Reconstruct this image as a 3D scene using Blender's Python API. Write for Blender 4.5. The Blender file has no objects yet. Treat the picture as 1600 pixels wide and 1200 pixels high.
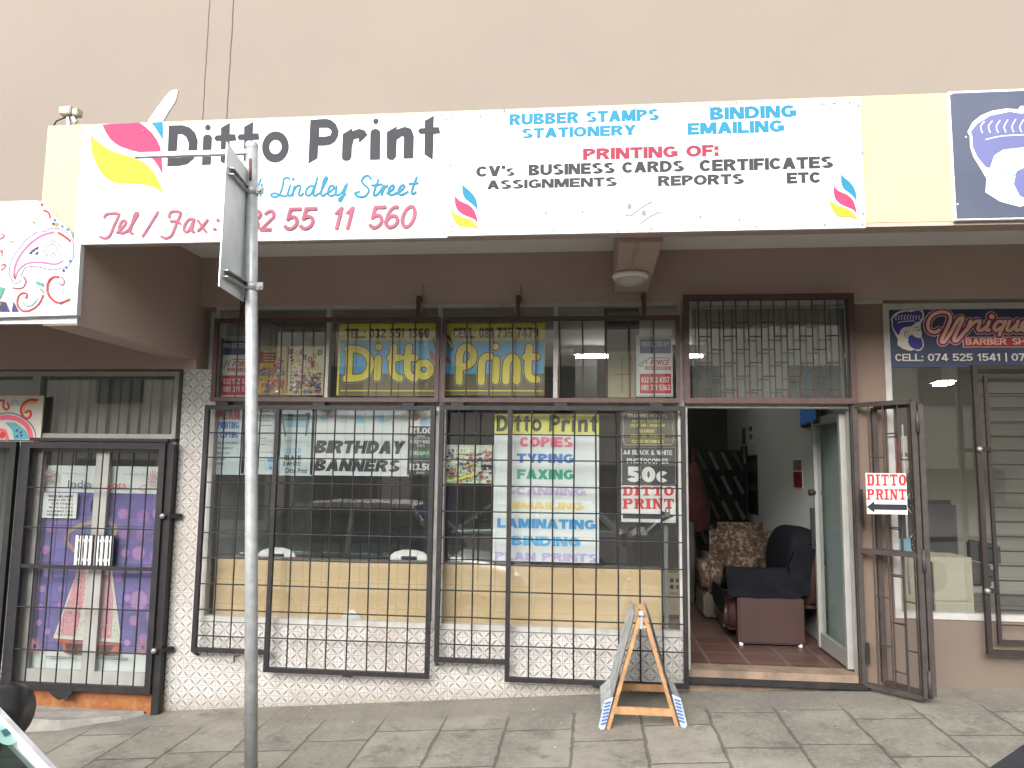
import bpy, bmesh, math, random
from mathutils import Vector, Matrix
from mathutils.geometry import tessellate_polygon
R = math.radians
scn = bpy.context.scene
col = scn.collection
random.seed(7)

# ------------------------------------------------------------------ camera, sky, sun, exposure
CAM = Vector((0.0, -6.0, 1.6)); FPX = 1200.0
yaw, pitch, roll = R(5.98), R(6.47), R(0.72)
FWD = Vector((-math.sin(yaw)*math.cos(pitch), math.cos(yaw)*math.cos(pitch), math.sin(pitch)))
_r = Vector((math.cos(yaw), math.sin(yaw), 0)); _u = _r.cross(FWD)
RGT = _r*math.cos(roll) + _u*math.sin(roll); UPV = -_r*math.sin(roll) + _u*math.cos(roll)
cd = bpy.data.cameras.new('camera'); cam = bpy.data.objects.new('camera', cd); col.objects.link(cam)
M = Matrix((RGT, UPV, -FWD)).transposed().to_4x4(); M.translation = CAM
cam.matrix_world = M
cd.sensor_width = 36.0; cd.lens = 36.0*FPX/1600.0; cd.clip_end = 2000; cd.clip_start = 0.05
scn.camera = cam

SUN_EL, SUN_AZ = R(27), R(194)      # azimuth measured clockwise from +Y (north); the street side is -Y
w = bpy.data.worlds.new('World'); scn.world = w; w.use_nodes = True
nt = w.node_tree; nt.nodes.clear()
out = nt.nodes.new('ShaderNodeOutputWorld'); bg = nt.nodes.new('ShaderNodeBackground')
sky = nt.nodes.new('ShaderNodeTexSky'); sky.sky_type = 'NISHITA'; sky.sun_disc = False
sky.sun_elevation = SUN_EL; sky.sun_rotation = SUN_AZ; sky.dust_density = 4.0; sky.air_density = 1.0
hs = nt.nodes.new('ShaderNodeHueSaturation'); hs.inputs['Saturation'].default_value = 0.22
nt.links.new(sky.outputs[0], hs.inputs['Color']); nt.links.new(hs.outputs[0], bg.inputs[0])
bg.inputs[1].default_value = 0.15
nt.links.new(bg.outputs[0], out.inputs[0])
sl = bpy.data.lights.new('sun', 'SUN'); sl.energy = 1.0; sl.angle = R(60); sl.color = (1.0, 0.97, 0.93)
so = bpy.data.objects.new('sun', sl); col.objects.link(so)
sd = Vector((math.sin(SUN_AZ)*math.cos(SUN_EL), math.cos(SUN_AZ)*math.cos(SUN_EL), math.sin(SUN_EL)))
so.rotation_euler = (-sd).to_track_quat('-Z', 'Y').to_euler(); so.location = sd*40
vs = scn.view_settings; scn.display_settings.display_device = 'sRGB'
vs.view_transform = 'Standard'; vs.look = 'None'; vs.gamma = 1.0; vs.use_curve_mapping = False
vs.exposure = 1.6
scn.cycles.max_bounces = 10; scn.cycles.transparent_max_bounces = 16; scn.cycles.diffuse_bounces = 6
scn.cycles.caustics_reflective = False; scn.cycles.caustics_refractive = False

# ------------------------------------------------------------------ measuring helpers
def _dir(px, py): return FWD + RGT*((px-800)/FPX) - UPV*((py-600)/FPX)
def U(px, py, Y):
    d = _dir(px, py); t = (Y-CAM.y)/d.y; P = CAM + d*t
    return P.x, P.z
def UZ(px, py, Z):
    d = _dir(px, py); t = (Z-CAM.z)/d.z; return CAM + d*t
def lerp(xs, ys, x):
    if x <= xs[0]: i = 0
    elif x >= xs[-1]: i = len(xs)-2
    else: i = max(k for k in range(len(xs)-1) if xs[k] <= x)
    t = (x-xs[i])/(xs[i+1]-xs[i]); return ys[i] + t*(ys[i+1]-ys[i])
def g(x, y=0.0):                      # pavement height
    return lerp([-3.35, .64, 3.05], [-.315, .0, .122], x) + 0.025*y
def lin(c):
    if isinstance(c, str):
        c = tuple(int(c[i:i+2], 16)/255 for i in (0, 2, 4))
    return tuple(v/12.92 if v <= .04045 else ((v+.055)/1.055)**2.4 for v in c)

# ------------------------------------------------------------------ materials
MATS = {}
def mat(name, rgb, rough=.6, metal=0.0, var=.12, scale=6.0, bump=0.0, bscale=60.0, spec=.5, emit=None, estr=0, dirt=None, dscale=1.2, damt=.5, dirt_lo=.5, dirt_hi=.7, coat=0):
    if name in MATS: return MATS[name]
    m = bpy.data.materials.new(name); m.use_nodes = True
    n = m.node_tree; b = n.nodes['Principled BSDF']
    b.inputs['Roughness'].default_value = rough; b.inputs['Metallic'].default_value = metal
    b.inputs['Specular IOR Level'].default_value = spec
    b.inputs['Coat Weight'].default_value = coat
    tc = n.nodes.new('ShaderNodeTexCoord')
    nz = n.nodes.new('ShaderNodeTexNoise'); nz.inputs['Scale'].default_value = scale; nz.inputs['Detail'].default_value = 6
    n.links.new(tc.outputs['Object'], nz.inputs['Vector'])
    rp = n.nodes.new('ShaderNodeValToRGB'); rp.color_ramp.elements[0].position = .3; rp.color_ramp.elements[1].position = .7
    rp.color_ramp.elements[0].color = tuple(min(1, c*(1-var)) for c in rgb)+(1,)
    rp.color_ramp.elements[1].color = tuple(min(1, c*(1+var*.6)) for c in rgb)+(1,)
    n.links.new(nz.outputs['Fac'], rp.inputs[0])
    last = rp.outputs[0]
    if dirt:
        n2 = n.nodes.new('ShaderNodeTexNoise'); n2.inputs['Scale'].default_value = dscale; n2.inputs['Detail'].default_value = 9; n2.inputs['Roughness'].default_value = .65
        n.links.new(tc.outputs['Object'], n2.inputs['Vector'])
        r2 = n.nodes.new('ShaderNodeMapRange'); r2.inputs[1].default_value = dirt_lo; r2.inputs[2].default_value = dirt_hi; r2.inputs[4].default_value = damt
        n.links.new(n2.outputs['Fac'], r2.inputs[0])
        mx = n.nodes.new('ShaderNodeMix'); mx.data_type = 'RGBA'
        n.links.new(r2.outputs[0], mx.inputs[0]); n.links.new(last, mx.inputs[6]); mx.inputs[7].default_value = tuple(dirt)+(1,)
        last = mx.outputs[2]
    n.links.new(last, b.inputs['Base Color'])
    if bump:
        n3 = n.nodes.new('ShaderNodeTexNoise'); n3.inputs['Scale'].default_value = bscale; n3.inputs['Detail'].default_value = 4
        n.links.new(tc.outputs['Object'], n3.inputs['Vector'])
        bp = n.nodes.new('ShaderNodeBump'); bp.inputs['Strength'].default_value = bump; bp.inputs['Distance'].default_value = .01
        n.links.new(n3.outputs['Fac'], bp.inputs['Height']); n.links.new(bp.outputs[0], b.inputs['Normal'])
    if emit:
        b.inputs['Emission Color'].default_value = tuple(emit)+(1,); b.inputs['Emission Strength'].default_value = estr
    MATS[name] = m; return m
def ink(hexc, k=1.0, rough=.55):       # flat printing ink
    nm = 'ink_%s_%.2f_%.2f' % (hexc, k, rough)
    return mat(nm, tuple(min(.85, v*k) for v in lin(hexc)), rough, var=.05, scale=14, spec=.3)
def glass_mat(name, tint, refl=.09, film=.03, filmcol=(.3, .3, .28), mx=1.0):
    m = bpy.data.materials.new(name); m.use_nodes = True; n = m.node_tree; n.nodes.clear()
    o = n.nodes.new('ShaderNodeOutputMaterial'); tr = n.nodes.new('ShaderNodeBsdfTransparent'); gl = n.nodes.new('ShaderNodeBsdfGlossy')
    df = n.nodes.new('ShaderNodeBsdfDiffuse'); df.inputs[0].default_value = filmcol+(1,)
    tr.inputs[0].default_value = tint+(1,); gl.inputs['Roughness'].default_value = .015
    lw = n.nodes.new('ShaderNodeLayerWeight'); lw.inputs[0].default_value = .5
    pw = n.nodes.new('ShaderNodeMath'); pw.operation = 'POWER'; n.links.new(lw.outputs['Facing'], pw.inputs[0]); pw.inputs[1].default_value = 4
    mr = n.nodes.new('ShaderNodeMapRange'); n.links.new(pw.outputs[0], mr.inputs[0]); mr.inputs[3].default_value = refl; mr.inputs[4].default_value = mx
    m1 = n.nodes.new('ShaderNodeMixShader'); m1.inputs[0].default_value = film
    n.links.new(tr.outputs[0], m1.inputs[1]); n.links.new(df.outputs[0], m1.inputs[2])
    m2 = n.nodes.new('ShaderNodeMixShader'); n.links.new(mr.outputs[0], m2.inputs[0]); n.links.new(m1.outputs[0], m2.inputs[1]); n.links.new(gl.outputs[0], m2.inputs[2])
    n.links.new(m2.outputs[0], o.inputs[0]); return m

M_UPWALL = mat('beige_plaster', (0.186, 0.158, 0.133), .85, var=.03, scale=.8, bump=.12, bscale=45, dirt=(0.166, 0.138, 0.116), dscale=.7, damt=.4)
M_BROWN = mat('brown_paint', (.40, .30, .257), .7, var=.06, scale=2, bump=.1, bscale=50, dirt=(.43, .335, .285), dscale=1.4, damt=.4)
M_PIER = mat('tan_brown_paint', (.175, .122, .092), .75, var=.06, scale=2, bump=.1, bscale=40, dirt=(.12, .09, .07), dscale=1.5, damt=.5)
M_TAN = mat('tan_paint', (0.142, 0.109, 0.086), .75, var=.05, scale=1.5, bump=.1, bscale=40, dirt=(0.117, 0.089, 0.071), dscale=1.2, damt=.4)
M_CREAM = mat('cream_paint', (0.421, 0.397, 0.207), .6, var=.04, scale=3, bump=.05, bscale=30, dirt=(0.275, 0.235, 0.130), dscale=2.5, damt=.45, dirt_lo=.58, dirt_hi=.75)
M_SOFFIT = mat('grey_soffit_paint', (.82, .80, .77), .8, var=.06, scale=2)
M_WHITE = mat('white_enamel', (.74, .74, .73), .35, var=.02, scale=2, dirt=(.55, .53, .48), dscale=2, damt=.35, dirt_lo=.58, dirt_hi=.8)
M_FRAME = mat('grey_aluminium', (0.306, 0.302, 0.285), .5, .1, var=.12, scale=8, dirt=(.25, .22, .19), dscale=4, damt=.6)
M_FRAMEW = mat('chipped_white_frame', (0.391, 0.383, 0.357), .5, var=.1, scale=8, dirt=(.25, .22, .19), dscale=6, damt=.7)
M_BLACK = mat('black_steel_paint', (.017, .0165, .018), .5, .0, var=.3, scale=25, bump=.1, bscale=90, spec=.3, dirt=(.05, .034, .028), dscale=5, damt=.5)
M_REDOX = mat('red_oxide_paint', (.075, .035, .028), .55, var=.25, scale=20, bump=.1, bscale=90, dirt=(.05, .04, .035), dscale=4, damt=.6)
M_GATE = mat('brown_gate_paint', (.050, .040, .037), .5, var=.2, scale=20, bump=.1, bscale=90, spec=.3, dirt=(.085, .068, .061), dscale=6, damt=.5)
M_GALV = mat('galvanised_steel', (0.406, 0.421, 0.425), .42, .35, var=.2, scale=22, bump=.05, bscale=40, dirt=(0.281, 0.281, 0.273), dscale=9, damt=.7, dirt_lo=.45)
M_RUST = mat('rust', (.13, .075, .045), .85, var=.4, scale=30, bump=.3, bscale=90)
M_ORANGE = mat('orange_marble_tile', (0.275, 0.101, 0.036), .35, var=.35, scale=9, dirt=(0.340, 0.178, 0.081), dscale=14, damt=.8)
M_CONC = mat('rough_concrete', (.26, .245, .22), .9, var=.2, scale=8, bump=.5, bscale=30, dirt=(.15, .14, .125), dscale=3, damt=.6)
M_SILLC = mat('stained_step_paint', (0.235, 0.166, 0.117), .8, var=.25, scale=7, bump=.2, bscale=40, dirt=(.10, .075, .055), dscale=3.2, damt=.9, dirt_lo=.45)
M_WOOD = mat('varnished_pine', (.40, .22, .10), .5, var=.35, scale=18, bump=.1, bscale=40)
M_BOARD = mat('tan_board', (.56, .40, .22), .55, var=.05, scale=1.5, dirt=(.50, .34, .18), dscale=1.2, damt=.5)
M_RUBBER = mat('black_rubber', (.02, .02, .02), .7, var=.2)
M_PLASTW = mat('white_plastic', (.72, .72, .70), .35, var=.03)
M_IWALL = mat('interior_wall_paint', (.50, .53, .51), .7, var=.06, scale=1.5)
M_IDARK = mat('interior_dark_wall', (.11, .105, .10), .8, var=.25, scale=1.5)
M_ICEIL = mat('interior_ceiling', (.50, .49, .46), .8, var=.05)
M_BARBW = mat('barber_wall_paint', (.47, .44, .375), .7, var=.06, scale=1.2)
M_TUBE = mat('lit_tube', (.9, .9, .9), .4, emit=(1, .97, .9), estr=16)
M_ASPH = mat('asphalt', (.15, .147, .14), .9, var=.25, scale=30, bump=.4, bscale=150)
M_LETG = mat('faded_black_lettering', (0.026, 0.027, 0.034), .6, var=.15, scale=5, spec=.2)
M_GLASS = glass_mat('shop_glass', (.90, .93, .92), .18, .055)
M_GLASSG = glass_mat('greenish_glass', (.80, .90, .87), .10, .08, (.35, .40, .38))
M_CARGL = glass_mat('car_glass', (.35, .42, .40), .07, .03, mx=.4)

def tile_material():
    m = bpy.data.materials.new('leaf_motif_tile'); m.use_nodes = True; n = m.node_tree; b = n.nodes['Principled BSDF']
    L = n.links.new
    def mth(op, a, bb=None, c=None):
        x = n.nodes.new('ShaderNodeMath'); x.operation = op
        for i, v in enumerate((a, bb, c)):
            if v is None: continue
            if isinstance(v, (int, float)): x.inputs[i].default_value = v
            else: L(v, x.inputs[i])
        return x.outputs[0]
    tc = n.nodes.new('ShaderNodeTexCoord'); sp = n.nodes.new('ShaderNodeSeparateXYZ'); L(tc.outputs['Object'], sp.inputs[0])
    S = .0545
    nzw = n.nodes.new('ShaderNodeTexNoise'); nzw.inputs['Scale'].default_value = 3; L(tc.outputs['Object'], nzw.inputs['Vector'])
    xx = mth('DIVIDE', mth('ADD', mth('ADD', sp.outputs[0], sp.outputs[1]), mth('MULTIPLY', nzw.outputs['Fac'], .006)), S); zz = mth('DIVIDE', sp.outputs[2], S)
    fx = mth('FLOOR', xx); fz = mth('FLOOR', zz)
    u = mth('SUBTRACT', mth('SUBTRACT', xx, fx), .5); v = mth('SUBTRACT', mth('SUBTRACT', zz, fz), .5)
    par = mth('FLOORED_MODULO', mth('ADD', fx, fz), 2)
    sg = mth('SUBTRACT', mth('MULTIPLY', par, 2), 1)
    v2 = mth('MULTIPLY', v, sg)
    a = mth('MULTIPLY', mth('ADD', u, v2), .7071); d = mth('ABSOLUTE', mth('MULTIPLY', mth('SUBTRACT', u, v2), .7071))
    # lens-shaped leaf along the diagonal
    lim = mth('SUBTRACT', .135, mth('MULTIPLY', mth('MULTIPLY', a, a), .46))
    leaf = mth('LESS_THAN', d, lim)
    inner = mth('LESS_THAN', d, mth('SUBTRACT', lim, .045))
    vein = mth('GREATER_THAN', d, .012)
    core = mth('MULTIPLY', inner, 1.0)
    edge = mth('SUBTRACT', leaf, mth('MULTIPLY', core, .45))
    gl = mth('MAXIMUM', mth('GREATER_THAN', mth('ABSOLUTE', u), .468), mth('GREATER_THAN', mth('ABSOLUTE', v), .468))
    cv = n.nodes.new('ShaderNodeCombineXYZ'); L(fx, cv.inputs[0]); L(fz, cv.inputs[1])
    wn = n.nodes.new('ShaderNodeTexWhiteNoise'); L(cv.outputs[0], wn.inputs['Vector'])
    wear = mth('MULTIPLY_ADD', wn.outputs['Value'], .35, .8)
    f1 = mth('MULTIPLY', mth('MULTIPLY', edge, wear), .95)
    base = n.nodes.new('ShaderNodeMix'); base.data_type = 'RGBA'; L(wn.outputs['Value'], base.inputs[0])
    base.inputs[6].default_value = (0.425, 0.412, 0.391, 1); base.inputs[7].default_value = (0.510, 0.493, 0.472, 1)
    m1 = n.nodes.new('ShaderNodeMix'); m1.data_type = 'RGBA'; L(f1, m1.inputs[0]); L(base.outputs[2], m1.inputs[6]); m1.inputs[7].default_value = (.05, .044, .042, 1)
    m2 = n.nodes.new('ShaderNodeMix'); m2.data_type = 'RGBA'; L(mth('MULTIPLY', gl, .8), m2.inputs[0]); L(m1.outputs[2], m2.inputs[6]); m2.inputs[7].default_value = (.15, .135, .12, 1)
    # brown grime
    nz = n.nodes.new('ShaderNodeTexNoise'); nz.inputs['Scale'].default_value = 1.7; nz.inputs['Detail'].default_value = 9; L(tc.outputs['Object'], nz.inputs['Vector'])
    mr = n.nodes.new('ShaderNodeMapRange'); L(nz.outputs['Fac'], mr.inputs[0]); mr.inputs[1].default_value = .5; mr.inputs[2].default_value = .8; mr.inputs[4].default_value = .55
    m3 = n.nodes.new('ShaderNodeMix'); m3.data_type = 'RGBA'; L(mr.outputs[0], m3.inputs[0]); L(m2.outputs[2], m3.inputs[6]); m3.inputs[7].default_value = (0.281, 0.225, 0.174, 1)
    # splash stain rising from the pavement line (dirt thrown up from the ground)
    ht = mth('SUBTRACT', sp.outputs[2], mth('MULTIPLY_ADD', sp.outputs[0], .079, -.05))
    st = n.nodes.new('ShaderNodeMapRange'); L(mth('ADD', ht, mth('MULTIPLY', nz.outputs['Fac'], .16)), st.inputs[0]); st.inputs[1].default_value = .03; st.inputs[2].default_value = .20; st.inputs[3].default_value = .6; st.inputs[4].default_value = 0
    m4 = n.nodes.new('ShaderNodeMix'); m4.data_type = 'RGBA'; L(st.outputs[0], m4.inputs[0]); L(m3.outputs[2], m4.inputs[6]); m4.inputs[7].default_value = (0.212, 0.166, 0.115, 1)
    L(m4.outputs[2], b.inputs['Base Color']); b.inputs['Roughness'].default_value = .3
    bp = n.nodes.new('ShaderNodeBump'); bp.inputs['Strength'].default_value = .35; bp.inputs['Distance'].default_value = .003
    L(mth('SUBTRACT', 1, gl), bp.inputs['Height']); L(bp.outputs[0], b.inputs['Normal'])
    return m
M_TILE = tile_material()

def paving_material():
    m = bpy.data.materials.new('paving_slabs'); m.use_nodes = True; n = m.node_tree; b = n.nodes['Principled BSDF']; L = n.links.new
    def mth(op, a, bb=None, c=None):
        x = n.nodes.new('ShaderNodeMath'); x.operation = op
        for i, v in enumerate((a, bb, c)):
            if v is None: continue
            if isinstance(v, (int, float)): x.inputs[i].default_value = v
            else: L(v, x.inputs[i])
        return x.outputs[0]
    tc = n.nodes.new('ShaderNodeTexCoord'); sp = n.nodes.new('ShaderNodeSeparateXYZ'); L(tc.outputs['Object'], sp.inputs[0])
    def noise(s, d=6, r=.6):
        z = n.nodes.new('ShaderNodeTexNoise'); z.inputs['Scale'].default_value = s; z.inputs['Detail'].default_value = d; z.inputs['Roughness'].default_value = r
        L(tc.outputs['Object'], z.inputs['Vector']); return z.outputs['Fac']
    wob = noise(5, 5); wob2 = noise(23, 4)
    wb = mth('ADD', mth('MULTIPLY', mth('SUBTRACT', wob, .5), .035), mth('MULTIPLY', mth('SUBTRACT', wob2, .5), .018))
    x = mth('DIVIDE', mth('ADD', mth('ADD', sp.outputs[0], .12), wb), .45)
    fx = mth('FLOOR', x); u = mth('SUBTRACT', x, fx)
    wn = n.nodes.new('ShaderNodeTexWhiteNoise'); wn.noise_dimensions = '1D'; L(fx, wn.inputs['W'])
    y = mth('DIVIDE', mth('ADD', mth('ADD', sp.outputs[1], mth('MULTIPLY', wn.outputs['Value'], .55)), wb), .62)
    fy = mth('FLOOR', y); v = mth('SUBTRACT', y, fy)
    eu = mth('MULTIPLY', mth('MINIMUM', u, mth('SUBTRACT', 1, u)), .45); ev = mth('MULTIPLY', mth('MINIMUM', v, mth('SUBTRACT', 1, v)), .62)
    e = mth('MINIMUM', eu, ev)
    wid = mth('MULTIPLY_ADD', noise(9, 3), .016, -.0015)
    j = n.nodes.new('ShaderNodeMapRange'); j.interpolation_type = 'SMOOTHSTEP'; L(mth('SUBTRACT', e, wid), j.inputs[0]); j.inputs[1].default_value = -.002; j.inputs[2].default_value = .006; j.inputs[3].default_value = 1; j.inputs[4].default_value = 0
    # worn cement strip along the shop wall hides the joints
    strip = n.nodes.new('ShaderNodeMapRange'); L(mth('ADD', sp.outputs[1], mth('MULTIPLY', wob, .35)), strip.inputs[0]); strip.inputs[1].default_value = -.30; strip.inputs[2].default_value = -.16; strip.inputs[3].default_value = 1; strip.inputs[4].default_value = .12
    jj = mth('MULTIPLY', j.outputs[0], strip.outputs[0])
    cv = n.nodes.new('ShaderNodeCombineXYZ'); L(fx, cv.inputs[0]); L(fy, cv.inputs[1])
    w2 = n.nodes.new('ShaderNodeTexWhiteNoise'); L(cv.outputs[0], w2.inputs['Vector'])
    base = n.nodes.new('ShaderNodeMix'); base.data_type = 'RGBA'; L(w2.outputs['Value'], base.inputs[0])
    base.inputs[6].default_value = (0.224, 0.208, 0.168, 1); base.inputs[7].default_value = (0.292, 0.272, 0.227, 1)
    def mixin(prev, fac, c):
        k = n.nodes.new('ShaderNodeMix'); k.data_type = 'RGBA'; L(fac, k.inputs[0]); L(prev, k.inputs[6]); k.inputs[7].default_value = c+(1,); return k.outputs[2]
    def ramp(v, a, bb, lo=0, hi=1):
        r = n.nodes.new('ShaderNodeMapRange'); L(v, r.inputs[0]); r.inputs[1].default_value = a; r.inputs[2].default_value = bb; r.inputs[3].default_value = lo; r.inputs[4].default_value = hi; return r.outputs[0]
    c = base.outputs[2]
    c = mixin(c, ramp(noise(1.1, 9, .7), .42, .60, 0, .9), (0.156, 0.141, 0.120))
    c = mixin(c, ramp(noise(26, 8, .75), .48, .68, 0, .7), (0.297, 0.281, 0.242))
    c = mixin(c, ramp(noise(3.3, 9, .75), .53, .64, 0, .8), (0.111, 0.100, 0.086))
    c = mixin(c, ramp(strip.outputs[0], .2, 1.0, .40, 0), (0.149, 0.132, 0.116))
    vo = n.nodes.new('ShaderNodeTexVoronoi'); vo.inputs['Scale'].default_value = 38; L(tc.outputs['Object'], vo.inputs['Vector'])
    spots = mth('MULTIPLY', ramp(vo.outputs['Distance'], .10, .17, 1, 0), ramp(noise(1.6, 4), .48, .56, 0, .85))
    c = mixin(c, spots, (.04, .035, .03))
    c = mixin(c, mth('MULTIPLY', jj, .6), (0.056, 0.048, 0.042))
    L(c, b.inputs['Base Color']); b.inputs['Roughness'].default_value = .85
    bp = n.nodes.new('ShaderNodeBump'); bp.inputs['Strength'].default_value = .7; bp.inputs['Distance'].default_value = .012
    h = mth('SUBTRACT', mth('ADD', mth('MULTIPLY', noise(70, 5), .35), mth('MULTIPLY', w2.outputs['Value'], .35)), mth('ADD', jj, mth('MULTIPLY', spots, .5)))
    L(h, bp.inputs['Height']); L(bp.outputs[0], b.inputs['Normal'])
    return m
M_PAVE = paving_material()

def floor_tile_material():
    m = bpy.data.materials.new('red_quarry_tile'); m.use_nodes = True; n = m.node_tree; b = n.nodes['Principled BSDF']; L = n.links.new
    tc = n.nodes.new('ShaderNodeTexCoord'); br = n.nodes.new('ShaderNodeTexBrick'); L(tc.outputs['Object'], br.inputs['Vector'])
    br.inputs['Scale'].default_value = 1; br.inputs['Brick Width'].default_value = .3; br.inputs['Row Height'].default_value = .3; br.inputs['Mortar Size'].default_value = .009; br.offset = .0
    br.inputs['Color1'].default_value = (0.074, 0.034, 0.026, 1); br.inputs['Color2'].default_value = (0.118, 0.065, 0.051, 1); br.inputs['Mortar'].default_value = (0.136, 0.112, 0.093, 1)
    nz = n.nodes.new('ShaderNodeTexNoise'); nz.inputs['Scale'].default_value = 4; nz.inputs['Detail'].default_value = 8; L(tc.outputs['Object'], nz.inputs['Vector'])
    mr = n.nodes.new('ShaderNodeMapRange'); L(nz.outputs['Fac'], mr.inputs[0]); mr.inputs[1].default_value = .5; mr.inputs[2].default_value = .7; mr.inputs[4].default_value = .5
    mx = n.nodes.new('ShaderNodeMix'); mx.data_type = 'RGBA'; L(mr.outputs[0], mx.inputs[0]); L(br.outputs[0], mx.inputs[6]); mx.inputs[7].default_value = (0.093, 0.068, 0.055, 1)
    L(mx.outputs[2], b.inputs['Base Color']); b.inputs['Roughness'].default_value = .45
    return m
M_FLOORT = floor_tile_material()

# ------------------------------------------------------------------ mesh helpers
class MB:
    def __init__(s): s.v = []; s.f = []; s.mi = []; s.sm = []; s.cur = 0
    def add(s, vs, fs, smooth=False):
        o = len(s.v); s.v += [Vector(p) for p in vs]
        for f in fs: s.f.append([i+o for i in f]); s.mi.append(s.cur); s.sm.append(smooth)
        return s
    def box(s, x0, x1, y0, y1, z0, z1):
        v = [(x, y, z) for x in (x0, x1) for y in (y0, y1) for z in (z0, z1)]
        return s.add(v, [(0, 1, 3, 2), (4, 6, 7, 5), (0, 4, 5, 1), (2, 3, 7, 6), (0, 2, 6, 4), (1, 5, 7, 3)])
    def bar(s, p, q, a, b=None, up=(0, 0, 1)):
        b = a if b is None else b
        p, q = Vector(p), Vector(q); d = (q-p).normalized(); up = Vector(up)
        if abs(d.dot(up)) > .95: up = Vector((0, 1, 0))
        sx = d.cross(up).normalized(); sz = sx.cross(d)
        v = [e + sx*i*a/2 + sz*j*b/2 for e in (p, q) for i, j in ((-1, -1), (1, -1), (1, 1), (-1, 1))]
        return s.add(v, [(0, 1, 2, 3), (7, 6, 5, 4), (0, 4, 5, 1), (1, 5, 6, 2), (2, 6, 7, 3), (3, 7, 4, 0)])
    def tube(s, pts, r, n=8, caps=True):
        pts = [Vector(p) for p in pts]; rings = []
        rr = r if isinstance(r, (list, tuple)) else [r]*len(pts)
        o = len(s.v)
        for i, p in enumerate(pts):
            d = (pts[min(i+1, len(pts)-1)]-pts[max(i-1, 0)]).normalized()
            up = Vector((0, 0, 1)) if abs(d.z) < .9 else Vector((0, 1, 0))
            a = d.cross(up).normalized(); b = d.cross(a)
            s.v += [p + (a*math.cos(2*math.pi*k/n) + b*math.sin(2*math.pi*k/n))*rr[i] for k in range(n)]
        for i in range(len(pts)-1):
            for k in range(n):
                s.f.append([o+i*n+k, o+i*n+(k+1) % n, o+(i+1)*n+(k+1) % n, o+(i+1)*n+k]); s.mi.append(s.cur); s.sm.append(True)
        if caps:
            for i in (0, len(pts)-1): s.f.append([o+i*n+k for k in range(n)]); s.mi.append(s.cur); s.sm.append(False)
        return s
    def lathe(s, c, prof, n=24, axis='z'):
        c = Vector(c); o = len(s.v)
        for r, h in prof:
            for k in range(n):
                a = 2*math.pi*k/n; ca, sa = math.cos(a)*r, math.sin(a)*r
                s.v.append(c + (Vector((ca, sa, h)) if axis == 'z' else Vector((ca, h, sa)) if axis == 'y' else Vector((h, ca, sa))))
        for i in range(len(prof)-1):
            for k in range(n):
                s.f.append([o+i*n+k, o+i*n+(k+1) % n, o+(i+1)*n+(k+1) % n, o+(i+1)*n+k]); s.mi.append(s.cur); s.sm.append(True)
        return s
    def flat(s, pts2, y, holes=()):            # polygon in an x-z plane
        loops = [list(pts2)] + [list(h) for h in holes]
        vl = [[Vector((p[0], p[1], 0)) for p in l] for l in loops]
        tris = tessellate_polygon(vl); allp = [p for l in loops for p in l]
        return s.add([(p[0], y, p[1]) for p in allp], [tuple(t) for t in tris])
    def prism(s, pts2, y0, y1):                # closed outline in x-z, extruded in y
        n = len(pts2); o = len(s.v)
        t = tessellate_polygon([[Vector((p[0], p[1], 0)) for p in pts2]])
        s.add([(p[0], y0, p[1]) for p in pts2], [tuple(k) for k in t]); s.add([(p[0], y1, p[1]) for p in pts2], [tuple(reversed(k)) for k in t])
        for i in range(n):
            j = (i+1) % n; s.f.append([o+i, o+j, o+n+j, o+n+i]); s.mi.append(s.cur); s.sm.append(False)
        return s
    def build(s, name, mats, parent=None, bevel=0, subsurf=0, origin=None):
        if not isinstance(mats, (list, tuple)): mats = [mats]
        if parent is None:
            xs = [p.x for p in s.v]; ys = [p.y for p in s.v]; zs = [p.z for p in s.v]
            loc = Vector(origin or ((min(xs)+max(xs))/2, (min(ys)+max(ys))/2, min(zs)))
        else:
            loc = wloc(parent)
        me = bpy.data.meshes.new(name)
        me.from_pydata([p-loc for p in s.v], [], s.f); 
        for m in mats: me.materials.append(m)
        for i, p in enumerate(me.polygons): p.material_index = min(s.mi[i], len(mats)-1); p.use_smooth = s.sm[i]
        bm = bmesh.new(); bm.from_mesh(me); bmesh.ops.recalc_face_normals(bm, faces=bm.faces[:])
        if bevel:
            bmesh.ops.bevel(bm, geom=bm.edges[:], offset=bevel, segments=2 if bevel < .03 else 5, affect='EDGES', clamp_overlap=True)
            if bevel >= .03:
                for f in bm.faces: f.smooth = True
        bm.to_mesh(me); bm.free()
        o = bpy.data.objects.new(name, me); col.objects.link(o)
        if parent is None: o.location = loc
        else: o.parent = parent
        if subsurf:
            md = o.modifiers.new('sub', 'SUBSURF'); md.levels = subsurf; md.render_levels = subsurf
            for p in me.polygons: p.use_smooth = True
        return o
def wloc(o):
    l = Vector(o.location)
    while o.parent: o = o.parent; l = l + Vector(o.location)
    return l
def tag(o, label=None, cat=None, group=None, kind=None):
    for k, v in (('label', label), ('category', cat), ('group', group), ('kind', kind)):
        if v: o[k] = v
    return o
def thing(name, loc, label, cat, group=None):
    o = bpy.data.objects.new(name, None); o.empty_display_size = .1; col.objects.link(o); o.location = loc
    return tag(o, label, cat, group)
def one(mb, name, m, label, cat, group=None, **k): return tag(mb.build(name, m, **k), label, cat, group)

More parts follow.
